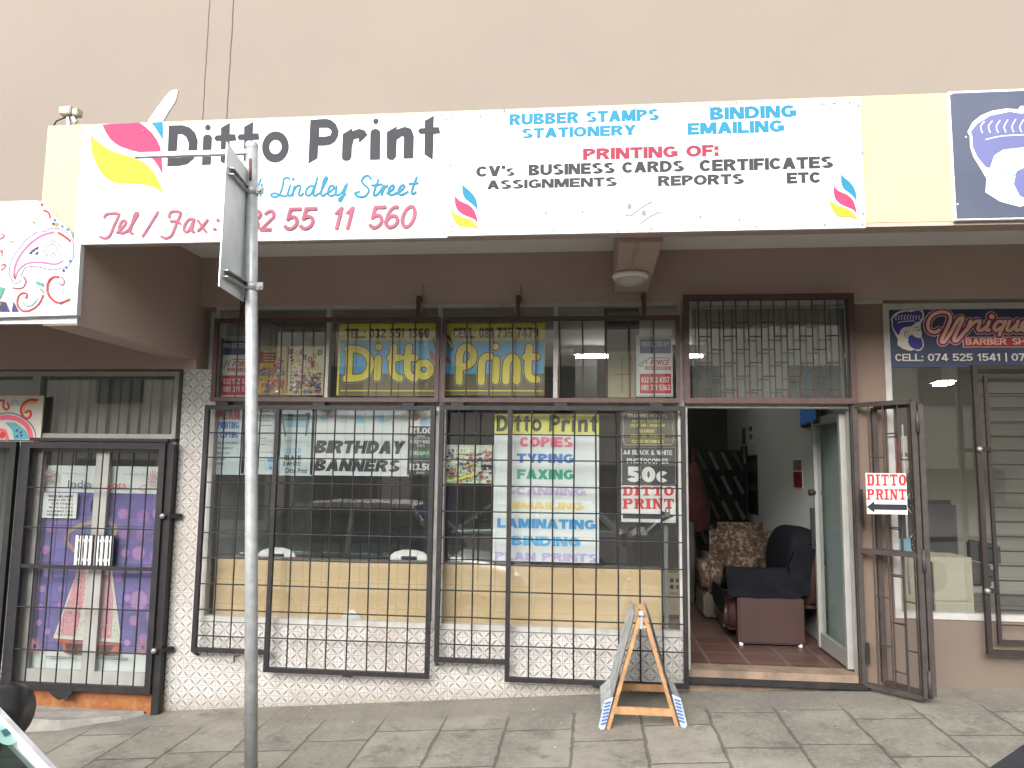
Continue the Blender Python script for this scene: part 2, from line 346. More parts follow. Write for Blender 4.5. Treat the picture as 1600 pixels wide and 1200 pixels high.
_TX = {}
def text_geo(s, off=0.0, shear=0.0, space=1.0):
    key = (s, off, shear, space)
    if key in _TX: return _TX[key]
    c = bpy.data.curves.new('t', 'FONT'); c.body = s; c.offset = off; c.shear = shear; c.resolution_u = 3; c.space_character = space
    o = bpy.data.objects.new('t', c); col.objects.link(o)
    dg = bpy.context.evaluated_depsgraph_get(); me = bpy.data.meshes.new_from_object(o.evaluated_get(dg))
    vs = [(v.co.x, v.co.y) for v in me.vertices]; fs = [tuple(p.vertices) for p in me.polygons]
    bpy.data.objects.remove(o); bpy.data.curves.remove(c); bpy.data.meshes.remove(me)
    _TX[key] = (vs, fs); return _TX[key]

# block capitals and figures drawn stroke by stroke: v = upright, h = level bar, d = slanted bar, e = part of an oval
def _S(h=1.0): return [('e', .5, .745*h, .46, .255*h, 25, 270), ('e', .5, .265*h, .5, .265*h, -155, 90)]
GL = {'A': (1.05, [('d', 0, 0, .5, 1), ('d', 1, 0, .5, 1), ('h', .26, .2, .8)]), 'B': (.95, [('v', 0, 0, 1), ('h', 1, .08, .55), ('h', .52, .08, .55), ('h', 0, .08, .55), ('e', .5, .755, .44, .245, -90, 90), ('e', .5, .265, .5, .265, -90, 90)]),
 'C': (.95, [('e', .52, .5, .52, .5, 36, 324)]), 'D': (1, [('v', 0, 0, 1), ('h', 1, .08, .45), ('h', 0, .08, .45), ('e', .42, .5, .58, .5, -90, 90)]), 'E': (.86, [('v', 0, 0, 1), ('h', 1, .05, 1), ('h', .5, .05, .92), ('h', 0, .05, 1)]), 'F': (.82, [('v', 0, 0, 1), ('h', 1, .05, 1), ('h', .48, .05, .88)]),
 'G': (1.05, [('e', .5, .5, .5, .5, 42, 330), ('h', .42, .55, 1), ('v', 1, .1, .48)]), 'H': (1, [('v', 0, 0, 1), ('v', 1, 0, 1), ('h', .5, .05, .95)]), 'I': (.3, [('v', .5, 0, 1)]), 'J': (.8, [('v', 1, .3, 1), ('e', .5, .33, .5, .33, 180, 360)]), 'K': (1, [('v', 0, 0, 1), ('d', .12, .38, .95, 1), ('d', 1, 0, .42, .62)]), 'L': (.82, [('v', 0, 0, 1), ('h', 0, .05, 1)]),
 'M': (1.2, [('v', 0, 0, 1), ('v', 1, 0, 1), ('d', .5, .05, .06, 1), ('d', .5, .05, .94, 1)]), 'N': (1, [('v', 0, 0, 1), ('v', 1, 0, 1), ('d', .97, 0, .03, 1)]), 'O': (1.08, [('e', .5, .5, .5, .5, 0, 360)]), 'P': (.92, [('v', 0, 0, 1), ('h', 1, .08, .55), ('h', .44, .08, .55), ('e', .5, .72, .5, .28, -90, 90)]), 'Q': (1.08, [('e', .5, .5, .5, .5, 0, 360), ('d', 1, 0, .6, .3)]),
 'R': (1, [('v', 0, 0, 1), ('h', 1, .08, .55), ('h', .46, .08, .6), ('e', .48, .73, .48, .27, -90, 90), ('d', 1, 0, .55, .5)]), 'S': (.95, _S()), 'T': (.9, [('h', 1, 0, 1), ('v', .5, 0, .95)]), 'U': (1, [('v', 0, .33, 1), ('v', 1, .33, 1), ('e', .5, .35, .5, .35, 180, 360)]), 'V': (1, [('d', .5, 0, 0, 1), ('d', .5, 0, 1, 1)]), 'W': (1.4, [('d', .26, 0, 0, 1), ('d', .26, 0, .5, 1), ('d', .74, 0, .5, 1), ('d', .74, 0, 1, 1)]), 'X': (1, [('d', 0, 0, 1, 1), ('d', 1, 0, 0, 1)]), 'Y': (1, [('v', .5, 0, .46), ('d', .5, .4, 0, 1), ('d', .5, .4, 1, 1)]), 'Z': (.9, [('h', 1, 0, 1), ('h', 0, 0, 1), ('d', 0, .06, 1, .94)]),
 '0': (.9, [('e', .5, .5, .5, .5, 0, 360)]), '1': (.62, [('v', .7, 0, 1), ('d', 0, .68, .7, .98)]), '2': (.9, [('e', .5, .71, .48, .29, -25, 170), ('h', 0, 0, 1), ('d', .02, .1, .94, .62)]), '3': (.9, [('e', .48, .745, .46, .255, -95, 155), ('e', .48, .27, .5, .27, -155, 95)]), '4': (.95, [('v', .75, 0, 1), ('h', .22, 0, 1), ('d', 0, .26, .68, 1)]), '5': (.9, [('h', 1, .1, .95), ('v', .1, .42, .97), ('e', .46, .33, .52, .33, -155, 140)]),
 '6': (.9, [('e', .5, .31, .5, .31, 0, 360), ('e', .52, .5, .52, .5, 60, 200)]), '7': (.88, [('h', 1, 0, 1), ('d', .3, 0, .96, .95)]), '8': (.9, [('e', .5, .74, .45, .26, 0, 360), ('e', .5, .27, .5, .27, 0, 360)]), '9': (.9, [('e', .5, .69, .5, .31, 0, 360), ('e', .48, .5, .52, .5, 240, 380)]),
 ' ': (.5, []), ':': (.3, [('s', .5, .1), ('s', .5, .62)]), '.': (.3, [('s', .5, .1)]), "'": (.3, [('v', .5, .68, 1)]), '-': (.5, [('h', .45, 0, 1)]), '|': (.25, [('v', .5, -.12, 1.08)]), '/': (.5, [('d', 0, 0, 1, 1)]), '&': (1.1, [('e', .42, .76, .28, .24, 0, 360), ('e', .4, .26, .4, .26, 0, 360), ('d', 1, 0, .3, .7)]), '*': (.5, [('s', .5, .8)]), 's': (.7, _S(.74)), 'c': (.82, [('e', .5, .37, .5, .37, 42, 318)])}
class Board:
    """A flat sign, poster or banner: a thin panel with its printing as thin sheets on the front."""
    def __init__(s, name, label, cat, TL, BR, Y, m, th=.006, group=None, outline=None, step=.00007):
        s.Y = Y; s.step = step; s.k = 0; s.parts = {}
        mb = MB()
        if outline: mb.prism([U(*p, Y) for p in outline], Y, Y+th)
        else:
            x0, z1 = U(*TL, Y); x1, z0 = U(*BR, Y); mb.box(x0, x1, Y, Y+th, z0, z1)
        s.o = tag(mb.build(name, m), label, cat, group)
    def y(s): s.k += 1; return s.Y - .0008 - s.k*s.step
    def mb(s, c, part): return s.parts.setdefault((part, c.name+getattr(s, 'sub', '')), (MB(), c))[0]
    def rect(s, c, TL, BR, part='printed_panel'):
        x0, z1 = U(*TL, s.Y); x1, z0 = U(*BR, s.Y); y = s.y()
        s.mb(c, part).add([(x0, y, z0), (x1, y, z0), (x1, y, z1), (x0, y, z1)], [(0, 1, 2, 3)]); return s
    def frame(s, c, TL, BR, wpx, part='border'):
        (a, b), (cc, d) = TL, BR
        for t, u in (((a, b), (cc, b+wpx)), ((a, d-wpx), (cc, d)), ((a, b+wpx), (a+wpx, d-wpx)), ((cc-wpx, b+wpx), (cc, d-wpx))): s.rect(c, t, u, part)
        return s
    def poly(s, c, pts, holes=(), part='printed_shape'):
        if part == 'leaf_shape': s.n = getattr(s, 'n', 0)+1
        m_ = s.parts.setdefault((part, c.name+str(s.n)), (MB(), c))[0] if part == 'leaf_shape' else s.mb(c, part)
        m_.flat([U(*p, s.Y) for p in pts], s.y(), [[U(*p, s.Y) for p in h] for h in holes]); return s
    def bold(s, c, t, TL, BR, wt, shear=0, gap=.05, part='lettering'):
        x0, z1 = U(*TL, s.Y); x1, z0 = U(*BR, s.Y); H = z1-z0
        tot = sum(GL[ch][0] for ch in t)+gap*(len(t)-1)
        W_ = (x1-x0)-shear*H; k = W_/tot; tx = wt*H*min(1.45, max(.72, (k/H)**.6*1.12)); tz = wt*H*.86; x = x0
        s.n = getattr(s, 'n', 0)+1; key = s.parts.setdefault((part, c.name+str(s.n)), (MB(), c))[0]; y0 = s.y()
        j = 0
        def put(pts):
            nonlocal j
            j += 1; yy = y0 - (j % 9)*.00004
            o = len(pts); key.add([(px+shear*(pz-z0), yy, pz) for px, pz in pts], [tuple(range(o))])
        for ch in t:
            w, els = GL[ch]; w *= k; ax = lambda u: x+tx/2+u*max(0, w-tx); az = lambda v: z0+tz/2+v*(H-tz)
            for e in els:
                if e[0] == 'v':
                    a = z0+e[2]*H; b_ = z0+e[3]*H; put([(ax(e[1])-tx/2, a), (ax(e[1])+tx/2, a), (ax(e[1])+tx/2, b_), (ax(e[1])-tx/2, b_)])
                elif e[0] == 'h': put([(x+e[2]*w, az(e[1])-tz/2), (x+e[3]*w, az(e[1])-tz/2), (x+e[3]*w, az(e[1])+tz/2), (x+e[2]*w, az(e[1])+tz/2)])
                elif e[0] == 'd':
                    hw = tx*.56; bx = lambda u: x+hw+u*max(0, w-2*hw); a = z0+e[2]*H; b_ = z0+e[4]*H
                    put([(bx(e[1])-hw, a), (bx(e[1])+hw, a), (bx(e[3])+hw, b_), (bx(e[3])-hw, b_)])
                elif e[0] == 's': put([(x+w/2-tx*.5, z0+(e[2]-.1)*H), (x+w/2+tx*.5, z0+(e[2]-.1)*H), (x+w/2+tx*.5, z0+(e[2]-.1)*H+tx), (x+w/2-tx*.5, z0+(e[2]-.1)*H+tx)])
                else:
                    _, cx, cy, rx, ry, a0, a1 = e; rx *= w; ry *= H; cx = x+cx*w; cy = z0+cy*H; n = max(4, int((a1-a0)/18)); j += 1; yy = y0-(j % 9)*.00004; vs = []
                    for i in range(n+1):
                        a = R(a0+(a1-a0)*i/n)
                        for q, p_ in ((rx, ry), (max(rx-tx, rx*.1), max(ry-tz, ry*.1))):
                            px, pz = cx+q*math.cos(a), cy+p_*math.sin(a); vs.append((px+shear*(pz-z0), yy, pz))
                    key.add(vs, [(2*i, 2*i+1, 2*i+3, 2*i+2) for i in range(n)])
            x += w+gap*k
        return s
    def text(s, c, t, TL, BR, off=.02, shear=0, part='lettering', space=1.0):
        if off >= .012 and all(ch in GL for ch in t): return s.bold(c, t, TL, BR, .125+off*3.3, shear, part=part)
        vs, fs = text_geo(t, off, shear, space); xs = [p[0] for p in vs]; ys = [p[1] for p in vs]
        a, b, cc, d = min(xs), max(xs), min(ys), max(ys)
        x0, z1 = U(*TL, s.Y); x1, z0 = U(*BR, s.Y); y = s.y()
        s.n = getattr(s, 'n', 0)+1; s.parts.setdefault((part, c.name+str(s.n)), (MB(), c))[0].add([(x0+(p[0]-a)/(b-a)*(x1-x0), y, z0+(p[1]-cc)/(d-cc)*(z1-z0)) for p in vs], fs); return s
    def stroke(s, c, pts, wpx, part='lettering', caps=True, closed=False, sm=3):
        P = [Vector(U(*p, s.Y)) for p in pts]
        if len(P) > 2 and sm > 1:          # Catmull-Rom
            Q = []; n = len(P)
            rng = range(n if closed else n-1)
            for i in rng:
                p0 = P[(i-1) % n] if closed or i > 0 else P[0]; p1 = P[i]; p2 = P[(i+1) % n]; p3 = P[(i+2) % n] if closed or i+2 < n else P[-1]
                for k in range(sm):
                    t = k/sm; Q.append(.5*((2*p1)+(p2-p0)*t+(2*p0-5*p1+4*p2-p3)*t*t+(3*p1-p0-3*p2+p3)*t**3))
            if not closed: Q.append(P[-1])
            P = Q
        w = wpx*(s.Y+6)/FPX/2; y = s.y(); mb = s.mb(c, part)
        n = len(P); L = []
        for i in range(n):
            a = P[(i-1) % n] if closed or i > 0 else P[i]; b = P[(i+1) % n] if closed or i < n-1 else P[i]
            d = (b-a); d = d.normalized() if d.length > 1e-9 else Vector((1, 0)); L.append(Vector((-d.y, d.x))*w)
        vs = []
        for i, (p, q) in enumerate(zip(P, L)): vs += [(p.x+q.x, y-i*.000012, p.y+q.y), (p.x-q.x, y-i*.000012, p.y-q.y)]
        fs = [(2*i, 2*i+1, 2*i+3, 2*i+2) for i in range(n-1)]
        if closed: fs.append((2*n-2, 2*n-1, 1, 0))
        mb.add(vs, fs)
        if caps and not closed:
            for p in (P[0], P[-1]):
                yy = s.y(); mb.flat([(p.x+math.cos(a*math.pi/5)*w, p.y+math.sin(a*math.pi/5)*w) for a in range(10)], yy)
        return s
    def disc(s, c, ctr, rpx, part='printed_shape', n=18, ry=None):
        x, z = U(*ctr, s.Y); r = rpx*(s.Y+6)/FPX; r2 = (ry or rpx)*(s.Y+6)/FPX
        s.mb(c, part).flat([(x+math.cos(2*math.pi*k/n)*r, z+math.sin(2*math.pi*k/n)*r2) for k in range(n)], s.y()); return s
    def done(s):
        for (part, _), (mb, c) in s.parts.items(): mb.build(part, c, s.o)
        return s.o
def Z(pts, ox, oy, sc): return [(ox+a/sc, oy+b/sc) for a, b in pts]     # enlarged-crop measure -> photo pixels

# ================================================================== SETTING
def sheet(name, xs, ys, zf, m, kind='structure'):
    mb = MB(); n = len(ys)
    mb.add([(x, y, zf(x, y)) for x in xs for y in ys], [(i*n+j, (i+1)*n+j, (i+1)*n+j+1, i*n+j+1) for i in range(len(xs)-1) for j in range(n-1)])
    return tag(mb.build(name, m, origin=(0, 0, 0)), kind=kind)
XS = [-40, -20, -10, -6, -4.5, -3.35, -2, -1, 0, .64, 1.5, 3.05, 6, 10, 20, 40]
KERB = -3.1
sheet('pavement', XS, [KERB+.12, -2.2, -1.2, -.4, 0.02], lambda x, y: g(x, y), M_PAVE)
mbk = MB()
for a, b in zip(XS, XS[1:]):
    za, zb = g(a, KERB)+.004, g(b, KERB)+.004
    mbk.add([(a, KERB, za-.4), (b, KERB, zb-.4), (b, KERB, zb), (a, KERB, za), (a, KERB+.12, za), (b, KERB+.12, zb)], [(0, 1, 2, 3), (3, 2, 5, 4)])
tag(mbk.build('kerb', M_CONC), kind='structure')
def road_z(x, y=-4): return g(x, KERB)-.15
sheet('road', XS, [-12.5, -8, KERB+.01], lambda x, y: road_z(x), M_ASPH)
sheet('ground', [-900, -60, -40, 0, 40, 60, 900], [-900, -60, -12.4], lambda x, y: road_z(max(-40, min(40, x)))-.02, M_CONC)
# raised, crumbling concrete apron in front of the neighbouring door
mb = MB(); pts = [(-5.2, 0), (-3.72, 0), (-3.50, -.05), (-3.62, -.16), (-3.80, -.22), (-4.0, -.33), (-5.2, -.36)]
n = len(pts); top = [(x, y, -.31 + .01*math.sin(7*x)) for x, y in pts]; bot = [(x+(0.05 if x > -4.9 else 0), y-.05 if y < 0 else y, g(x, y)-.02) for x, y in pts]
mb.add(top+bot, [tuple(range(n))]+[(i, (i+1) % n, n+(i+1) % n, n+i) for i in range(n)])
tag(mb.build('concrete_apron', M_CONC), kind='structure')

# ================================================================== SHOP BUILDING
B = thing('shop_building', (0, 0, 0), 'large beige shop building with brown painted canopy over three shop fronts', 'building')
def part(name, m, *boxes, parent=None, bevel=0):
    mb = MB()
    for b in boxes: mb.box(*b)
    return mb.build(name, m, parent or B, bevel=bevel)
part('upper_wall', M_UPWALL, (-14, 14, 0, .25, 3.45, 9.5))
for a, b in (((327, 0), (318, 184)), ((363, 0), (357, 182))):
    x0, z0 = U(*a, 0); x1, z1 = U(*b, 0); xm = (x0+x1)/2
    mb = MB(); z = 3.45
    while z < 7:
        mb.bar((xm+random.uniform(-.003, .003), -.001, z), (xm+random.uniform(-.003, .003), -.001, z+.12), .008 if a[0] > 340 else .006, .004); z += .1195
    mb.build('wall_joint', mat('dark_joint', (.075, .055, .045), .9), B)
# main canopy
CF = -1.5
part('canopy_fascia', M_CREAM, (-3.57, 9, CF, -1.38, 3.055, 3.825))
part('fascia_underside', M_BROWN, (-3.57, 9, CF+.003, -1.377, 3.03, 3.055))
part('canopy_slab', M_SOFFIT, (-3.57, 14, -1.38, 0, 3.35, 3.45))
part('canopy_beam', M_BROWN, (.168, .430, -1.377, 0, 3.0, 3.35), bevel=.006)
part('canopy_beam', M_BROWN, (4.2, 4.46, -1.377, 0, 3.0, 3.35), bevel=.006)
part('header_wall', M_BROWN, (-3.26, 14, 0, .2, 2.93, 3.352))
# lower canopy on the left
XE = U(123, 440, CF)[0]+.006
part('side_canopy_beam', M_BROWN, (-3.50, XE, CF+.012, 0, 2.49, 3.03), (-3.50, XE, -1.377, 0, 3.03, 3.349))
part('side_fascia_backing', M_BROWN, (-12, -3.50, CF+.012, -1.377, 2.515, 3.03))
part('side_canopy_fascia', M_WHITE, (-12, XE, CF, CF+.012, 2.50, 3.03))
part('side_canopy_slab', M_BROWN, (-12, -3.50, -1.377, 0, 2.80, 2.9))
part('side_header_wall', M_BROWN, (-12, -3.262, 0, .2, 2.405, 3.45))
# tiled walls
part('tiled_pier', M_TILE, (-3.365, -3.105, 0, .2, -.6, 2.405))
part('tiled_wall', M_TILE, (-3.105, .70, 0, .2, -.6, .388))
part('window_sill', M_FRAMEW, (-3.105, .69, -.016, .12, .388, .412))
# right-hand pier and wall
part('pier', M_PIER, (1.965, 2.195, 0, .2, -.3, 2.9))
part('pier_cap_strip', M_FRAMEW, (1.97, 2.20, -.006, .19, 2.9, 2.93))
part('low_wall', M_TAN, (2.195, 14, 0, .2, -.3, .575))
part('plinth', M_ORANGE, (-4.75, -3.37, -.03, .2, -.5, -.155))
part('plinth', M_TILE, (-12, -4.75, -.02, .2, -.9, .02))
# door step
part('door_step', M_SILLC, (.70, 1.965, -.012, .2, -.2, .158), bevel=.006)
# rooms
part('floor', M_FLOORT, (-3.105, 1.98, .2, 5.7, .0, .157))
part('interior_wall', M_IWALL, (1.985, 2.09, .2, 5.6, .0, 3.3), parent=B)
part('interior_wall', M_IWALL, (-3.30, -3.11, .2, 2.4, -.3, 3.3))
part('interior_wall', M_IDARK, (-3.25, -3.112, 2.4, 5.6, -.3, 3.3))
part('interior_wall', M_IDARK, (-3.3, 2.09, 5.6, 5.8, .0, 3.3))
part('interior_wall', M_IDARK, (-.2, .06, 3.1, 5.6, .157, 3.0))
part('interior_ceiling', M_ICEIL, (-3.11, 1.985, .2, 5.6, 3.0, 3.05))
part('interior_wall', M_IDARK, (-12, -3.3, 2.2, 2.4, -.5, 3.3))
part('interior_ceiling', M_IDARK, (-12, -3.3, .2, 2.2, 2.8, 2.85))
part('floor', M_CONC, (-12, -3.3, .2, 2.2, -.4, -.155))
part('interior_wall', M_BARBW, (2.09, 14, 4.4, 4.6, -.2, 3.3))
part('interior_ceiling', M_ICEIL, (2.09, 14, .2, 4.4, 2.95, 3.0))
part('floor', M_CONC, (2.09, 14, .2, 4.4, -.2, .16))
part('interior_wall', M_BARBW, (2.091, 2.14, .2, 4.4, .16, 2.95))
part('interior_wall', M_BARBW, (6.5, 6.7, .2, 4.4, .16, 2.95))
part('roof', M_CONC, (-14, 14, .25, 6.2, 3.4, 3.6))

GY = .03
def pane(parent, x0, x1, z0, z1, y=GY, m=M_GLASS):
    MB().add([(x0, y, z0), (x1, y, z0), (x1, y, z1), (x0, y, z1)], [(0, 1, 2, 3)]).build('pane', m, parent)
def frame_mb(x0, x1, z0, z1, t, y0=-.01, y1=.06, sides='lrtb'):
    mb = MB()
    if 'l' in sides: mb.box(x0, x0+t, y0, y1, z0, z1)
    if 'r' in sides: mb.box(x1-t, x1, y0, y1, z0, z1)
    if 't' in sides: mb.box(x0+t, x1-t, y0, y1, z1-t, z1)
    if 'b' in sides: mb.box(x0+t, x1-t, y0, y1, z0, z0+t)
    return mb
def window(x0, x1, z0, z1, t=.035, fm=M_FRAMEW, gm=M_GLASS, y0=-.01, y1=.06, mull=(), tb=None):
    mb = frame_mb(x0, x1, z0, z1, t, y0, y1, 'lrt'); mb.box(x0+t, x1-t, y0, y1, z0, z0+min(t, tb or t))
    for m in mull: mb.box(m-.017, m+.017, y0+.002, y1-.002, z0+t, z1-t)
    f = mb.build('window', fm, B); pane(f, x0+t*.5, x1-t*.5, z0+t*.5, z1-t*.5, m=gm); return f
mx1 = U(511, 560, 0)[0]; mx2 = U(686, 560, 0)[0]; mx3 = U(868, 560, 0)[0]
window(-3.105, -1.19, .412, 2.135, .038, tb=.016)
window(-1.19, .695, .412, 2.135, .038, tb=.016)
window(-3.105, .695, 2.135, 2.93, .028, mull=(mx1, mx2, mx3))
# door frame with fixed light over
part('door_frame', M_FRAMEW, (.695, .728, -.012, .09, .158, 2.10), (1.925, 1.965, -.012, .09, .158, 2.10), (.695, 1.965, -.012, .09, 2.10, 2.145))
fl = window(.70, 1.965, 2.145, 2.93, .03)
mb = MB(); x = .78
while x < 1.9:
    mb.box(x, x+.115, .045+.004*(int(x*100) % 3), .048+.004*(int(x*100) % 3), 2.18, 2.88); x += .103
mb.build('glass_strip', glass_mat('strip_glass', (.80, .86, .84), .12, .30, (.34, .34, .32)), fl)
# open glass door leaf
hx, hy = 1.915, .10; ang = R(90); L = .78
def leaf_pt(u, z, off=0): return (hx - math.cos(ang)*u - math.sin(ang)*off, hy + math.sin(ang)*u - math.cos(ang)*off, z)
mb = MB()
for u0 in (.03, L-.03): mb.bar(leaf_pt(u0, .175), leaf_pt(u0, 2.08), .06, .045)
for z0, hgt in ((.235, .12), (2.05, .07)): mb.bar(leaf_pt(.06, z0), leaf_pt(L-.06, z0), .04, hgt)
dr = mb.build('door', M_FRAME, B)
MB().add([leaf_pt(.05, .28), leaf_pt(L-.05, .28), leaf_pt(L-.05, 2.03), leaf_pt(.05, 2.03)], [(0, 1, 2, 3)]).build('pane', M_GLASSG, dr)
mb = MB(); mb.bar(leaf_pt(L-.03, .98, .05), leaf_pt(L-.03, 1.32, .05), .025, .03); mb.tube([leaf_pt(L-.03, 1.45, .02), leaf_pt(L-.03, 1.45, .07)], .028, 10)
mb.build('handle', M_BLACK, dr)
# barber window
window(2.195, 7, .575, 2.90, .045, fm=M_FRAMEW)
# neighbouring shop on the left: fixed light, double doors, further window
window(-4.66, -3.40, 1.83, 2.385, .035, fm=M_FRAME, gm=M_GLASS)
mb = MB()
x = -4.60
while x < -3.46:
    mb.bar((x, .12+.01*math.sin(x*40), 1.87), (x+.005, .12+.01*math.sin(x*40), 2.34), .086, .004, up=(0.3, 1, 0)); x += .094
mb.build('vertical_blind', mat('taupe_blind', (.25, .235, .20), .8, var=.25, scale=3), B)
window(-7, -4.68, -.05, 1.80, .05, fm=M_FRAME, gm=M_GLASSG)
window(-7, -4.66, 1.83, 2.385, .035, fm=M_FRAME)
part('door_frame', M_FRAME, (-4.64, -4.60, -.015, .07, -.155, 1.80), (-3.43, -3.39, -.015, .07, -.155, 1.80), (-4.60, -3.43, -.015, .07, 1.765, 1.83), (-4.60, -3.43, -.014, .07, -.155, -.13))
dcx = -4.018
for x0, x1, hs in ((-4.598, dcx-.002, 1), (dcx+.002, -3.432, -1)):
    mb = frame_mb(x0, x1, -.13, 1.765, .055, -.008, .03); mb.box(x0+.055, x1-.055, -.008, .03, -.075, -.035)
    d = mb.build('door', M_FRAME, B); pane(d, x0+.05, x1-.05, -.04, 1.715, .012)
    mb = MB(); hxx = x1-.135 if hs == 1 else x0+.0
    hxx = (x1-.165) if hs == 1 else (x0+.01)
    for k in range(4): mb.box(hxx+k*.04, hxx+k*.04+.022, -.035, -.022, .80, 1.035)
    MB().box(hxx-.004, hxx+.146, -.0215, -.010, .795, 1.04).build('handle_plate', M_BLACK, d)
    mb.box(hxx, hxx+.142, -.022, -.012, .83, .85); mb.box(hxx, hxx+.142, -.022, -.012, .985, 1.005)
    mb.build('pull_handle', M_WHITE, d)

# ================================================================== CANOPY SIGNS
SY = CF-.03
W_SIGN = mat('white_sign_sheet', (0.486, 0.486, 0.486), .4, var=.015, scale=2, dirt=(0.421, 0.413, 0.397), dscale=1.6, damt=.3, dirt_lo=.6, dirt_hi=.8)
PINK = mat('faded_magenta_ink', (0.308, 0.042, 0.105), .6, var=.06, spec=.15); CYAN = mat('faded_cyan_ink', (0.019, 0.170, 0.271), .6, var=.06, spec=.15)
YEL = mat('faded_yellow_ink', (0.324, 0.300, 0.036), .6, var=.05, spec=.15); PINKL = mat('faded_pink_ink', (0.292, 0.081, 0.121), .6, var=.12, spec=.15); REDI = mat('faded_red_ink', (0.243, 0.031, 0.055), .6, var=.12, spec=.15)
GREYL = mat('faded_grey_ink', (0.041, 0.039, 0.041), .6, var=.2, scale=8, spec=.15)
def screws(b, pts, r=1.6, c=None):
    for p in pts: b.disc(c or ink('6b6762'), p, r, 'screw_heads', 8)
b = Board('shop_sign', 'white sign with big dark shop name, pink and yellow leaves, phone number and street', 'sign', (130, 196), (699, 371), SY, W_SIGN, .028)
z1 = lambda p: Z(p, 0, 100, 4); z2 = lambda p: Z(p, 350, 130, 4)
b.poly(PINK, z1([(640, 380), (700, 373), (790, 370), (870, 366), (910, 392), (950, 430), (982, 475), (1002, 520), (1012, 590), (1018, 695), (990, 640), (960, 600), (925, 572), (880, 555), (820, 540), (760, 520), (720, 497), (690, 470), (660, 425)]), part='leaf_shape')
b.poly(YEL, z1([(567, 440), (590, 466), (620, 490), (655, 518), (700, 545), (770, 567), (850, 590), (895, 612), (930, 640), (962, 678), (985, 720), (1006, 765), (1025, 815), (995, 790), (960, 770), (905, 756), (850, 748), (790, 749), (730, 745), (685, 727), (650, 700), (618, 655), (595, 610), (578, 565), (570, 520)]), part='leaf_shape')
b.poly(CYAN, z1([(945, 366), (1018, 362), (1020, 420), (1018, 480), (1006, 455), (990, 430), (970, 398)]), part='leaf_shape')
DK = M_LETG
LOGO = [(z1([(1055, 385), (1140, 382), (1185, 396), (1220, 430), (1237, 480), (1232, 545), (1210, 595), (1170, 628), (1120, 638), (1045, 641)]), [z1([(1113, 440), (1140, 440), (1165, 458), (1180, 495), (1177, 540), (1160, 570), (1130, 585), (1103, 586)])]),
        (z1([(1270, 458), (1283, 442), (1311, 442), (1326, 458), (1318, 630), (1262, 632)]), []), ([(325+4.6*math.cos(a*.524), 199.5+4.8*math.sin(a*.524)) for a in range(12)], [])]
T = z2([(1255, 235), (1312, 203), (1310, 275), (1345, 275), (1352, 315), (1310, 318), (1305, 480), (1252, 445), (1255, 318), (1225, 318), (1212, 300), (1225, 282), (1255, 280)])
for ox, oy in ((-318.5, 11.0), (-282.3, 9.5), (0, 0)): LOGO.append(([(x+ox, y+oy) for x, y in T], []))
cx, cy = 430.5, 229.8; el = lambda rx, ry: [(cx+rx*math.cos(a*math.pi/14), cy+ry*math.sin(a*math.pi/14)-(rx*math.cos(a*math.pi/14))*.04) for a in range(28)]
LOGO += [(el(21, 24.5), [el(9.6, 11)]),
  (z2([(540, 230), (640, 222), (672, 232), (700, 256), (718, 300), (712, 336), (694, 366), (665, 385), (630, 391), (590, 391), (585, 470), (527, 505)]), [z2([(597, 280), (645, 279), (668, 290), (673, 306), (664, 326), (640, 333), (595, 335)])]),
  (z2([(742, 318), (805, 280), (803, 300), (845, 285), (880, 295), (897, 325), (845, 375), (842, 345), (812, 352), (800, 400), (797, 465), (785, 483), (760, 487), (740, 478), (737, 460)]), []),
  (z2([(915, 310), (925, 292), (945, 284), (965, 290), (978, 305), (975, 478), (912, 480)]), []), ([(587.4+4.3*math.cos(a*.524), 189.6+4.5*math.sin(a*.524)) for a in range(12)], []),
  (z2([(1018, 305), (1080, 270), (1080, 290), (1130, 272), (1170, 285), (1187, 330), (1183, 470), (1122, 472), (1125, 335), (1110, 333), (1080, 355), (1076, 460), (1060, 480), (1035, 480), (1017, 465)]), [])]
for p, h in LOGO: b.poly(DK, p, h, 'lettering')
for s_ in ([(232, 600), (212, 660), (245, 662)], [(238, 630), (228, 705)], [(130, 600), (110, 680), (150, 690), (130, 620)],
           [(410, 600), (395, 590), (375, 600), (368, 640), (352, 690), (325, 712), (300, 708), (297, 695), (320, 688), (350, 700), (385, 708), (400, 695)],
           [(415, 640), (400, 690), (412, 705), (430, 690)], [(440, 645), (428, 705)], [(432, 680), (455, 645), (475, 640), (478, 655), (468, 695), (480, 705), (495, 690)],
           [(560, 645), (535, 645), (515, 670), (512, 695), (530, 703), (550, 685), (565, 640)], [(585, 590), (560, 690), (572, 705), (590, 690)],
           [(600, 690), (640, 610), (645, 590), (630, 595), (612, 660), (608, 695), (620, 705), (640, 690)], [(640, 690), (675, 670), (690, 650), (675, 640), (655, 660), (652, 695), (672, 706), (700, 690)],
           [(705, 645), (700, 690), (715, 700), (740, 680), (760, 640)], [(770, 630), (750, 690), (735, 730), (722, 738), (722, 722), (760, 695)],
           [(918, 600), (905, 580), (880, 583), (862, 610), (875, 635), (900, 655), (905, 680), (880, 708), (850, 712), (825, 700), (820, 688), (845, 680)],
           [(965, 605), (935, 690), (945, 703), (965, 692)], [(925, 640), (985, 632)], [(965, 692), (1000, 640), (1006, 652), (1022, 642)], [(1003, 648), (985, 700)],
           [(1020, 690), (1055, 665), (1065, 645), (1050, 640), (1030, 665), (1030, 692), (1050, 700), (1080, 685)], [(1083, 688), (1118, 663), (1128, 643), (1113, 638), (1093, 663), (1093, 690), (1113, 698), (1150, 680)],
           [(1205, 590), (1172, 680), (1182, 692), (1200, 680)], [(1160, 630), (1212, 625)]):
    b.stroke(CYAN, z2(s_), 3.6)
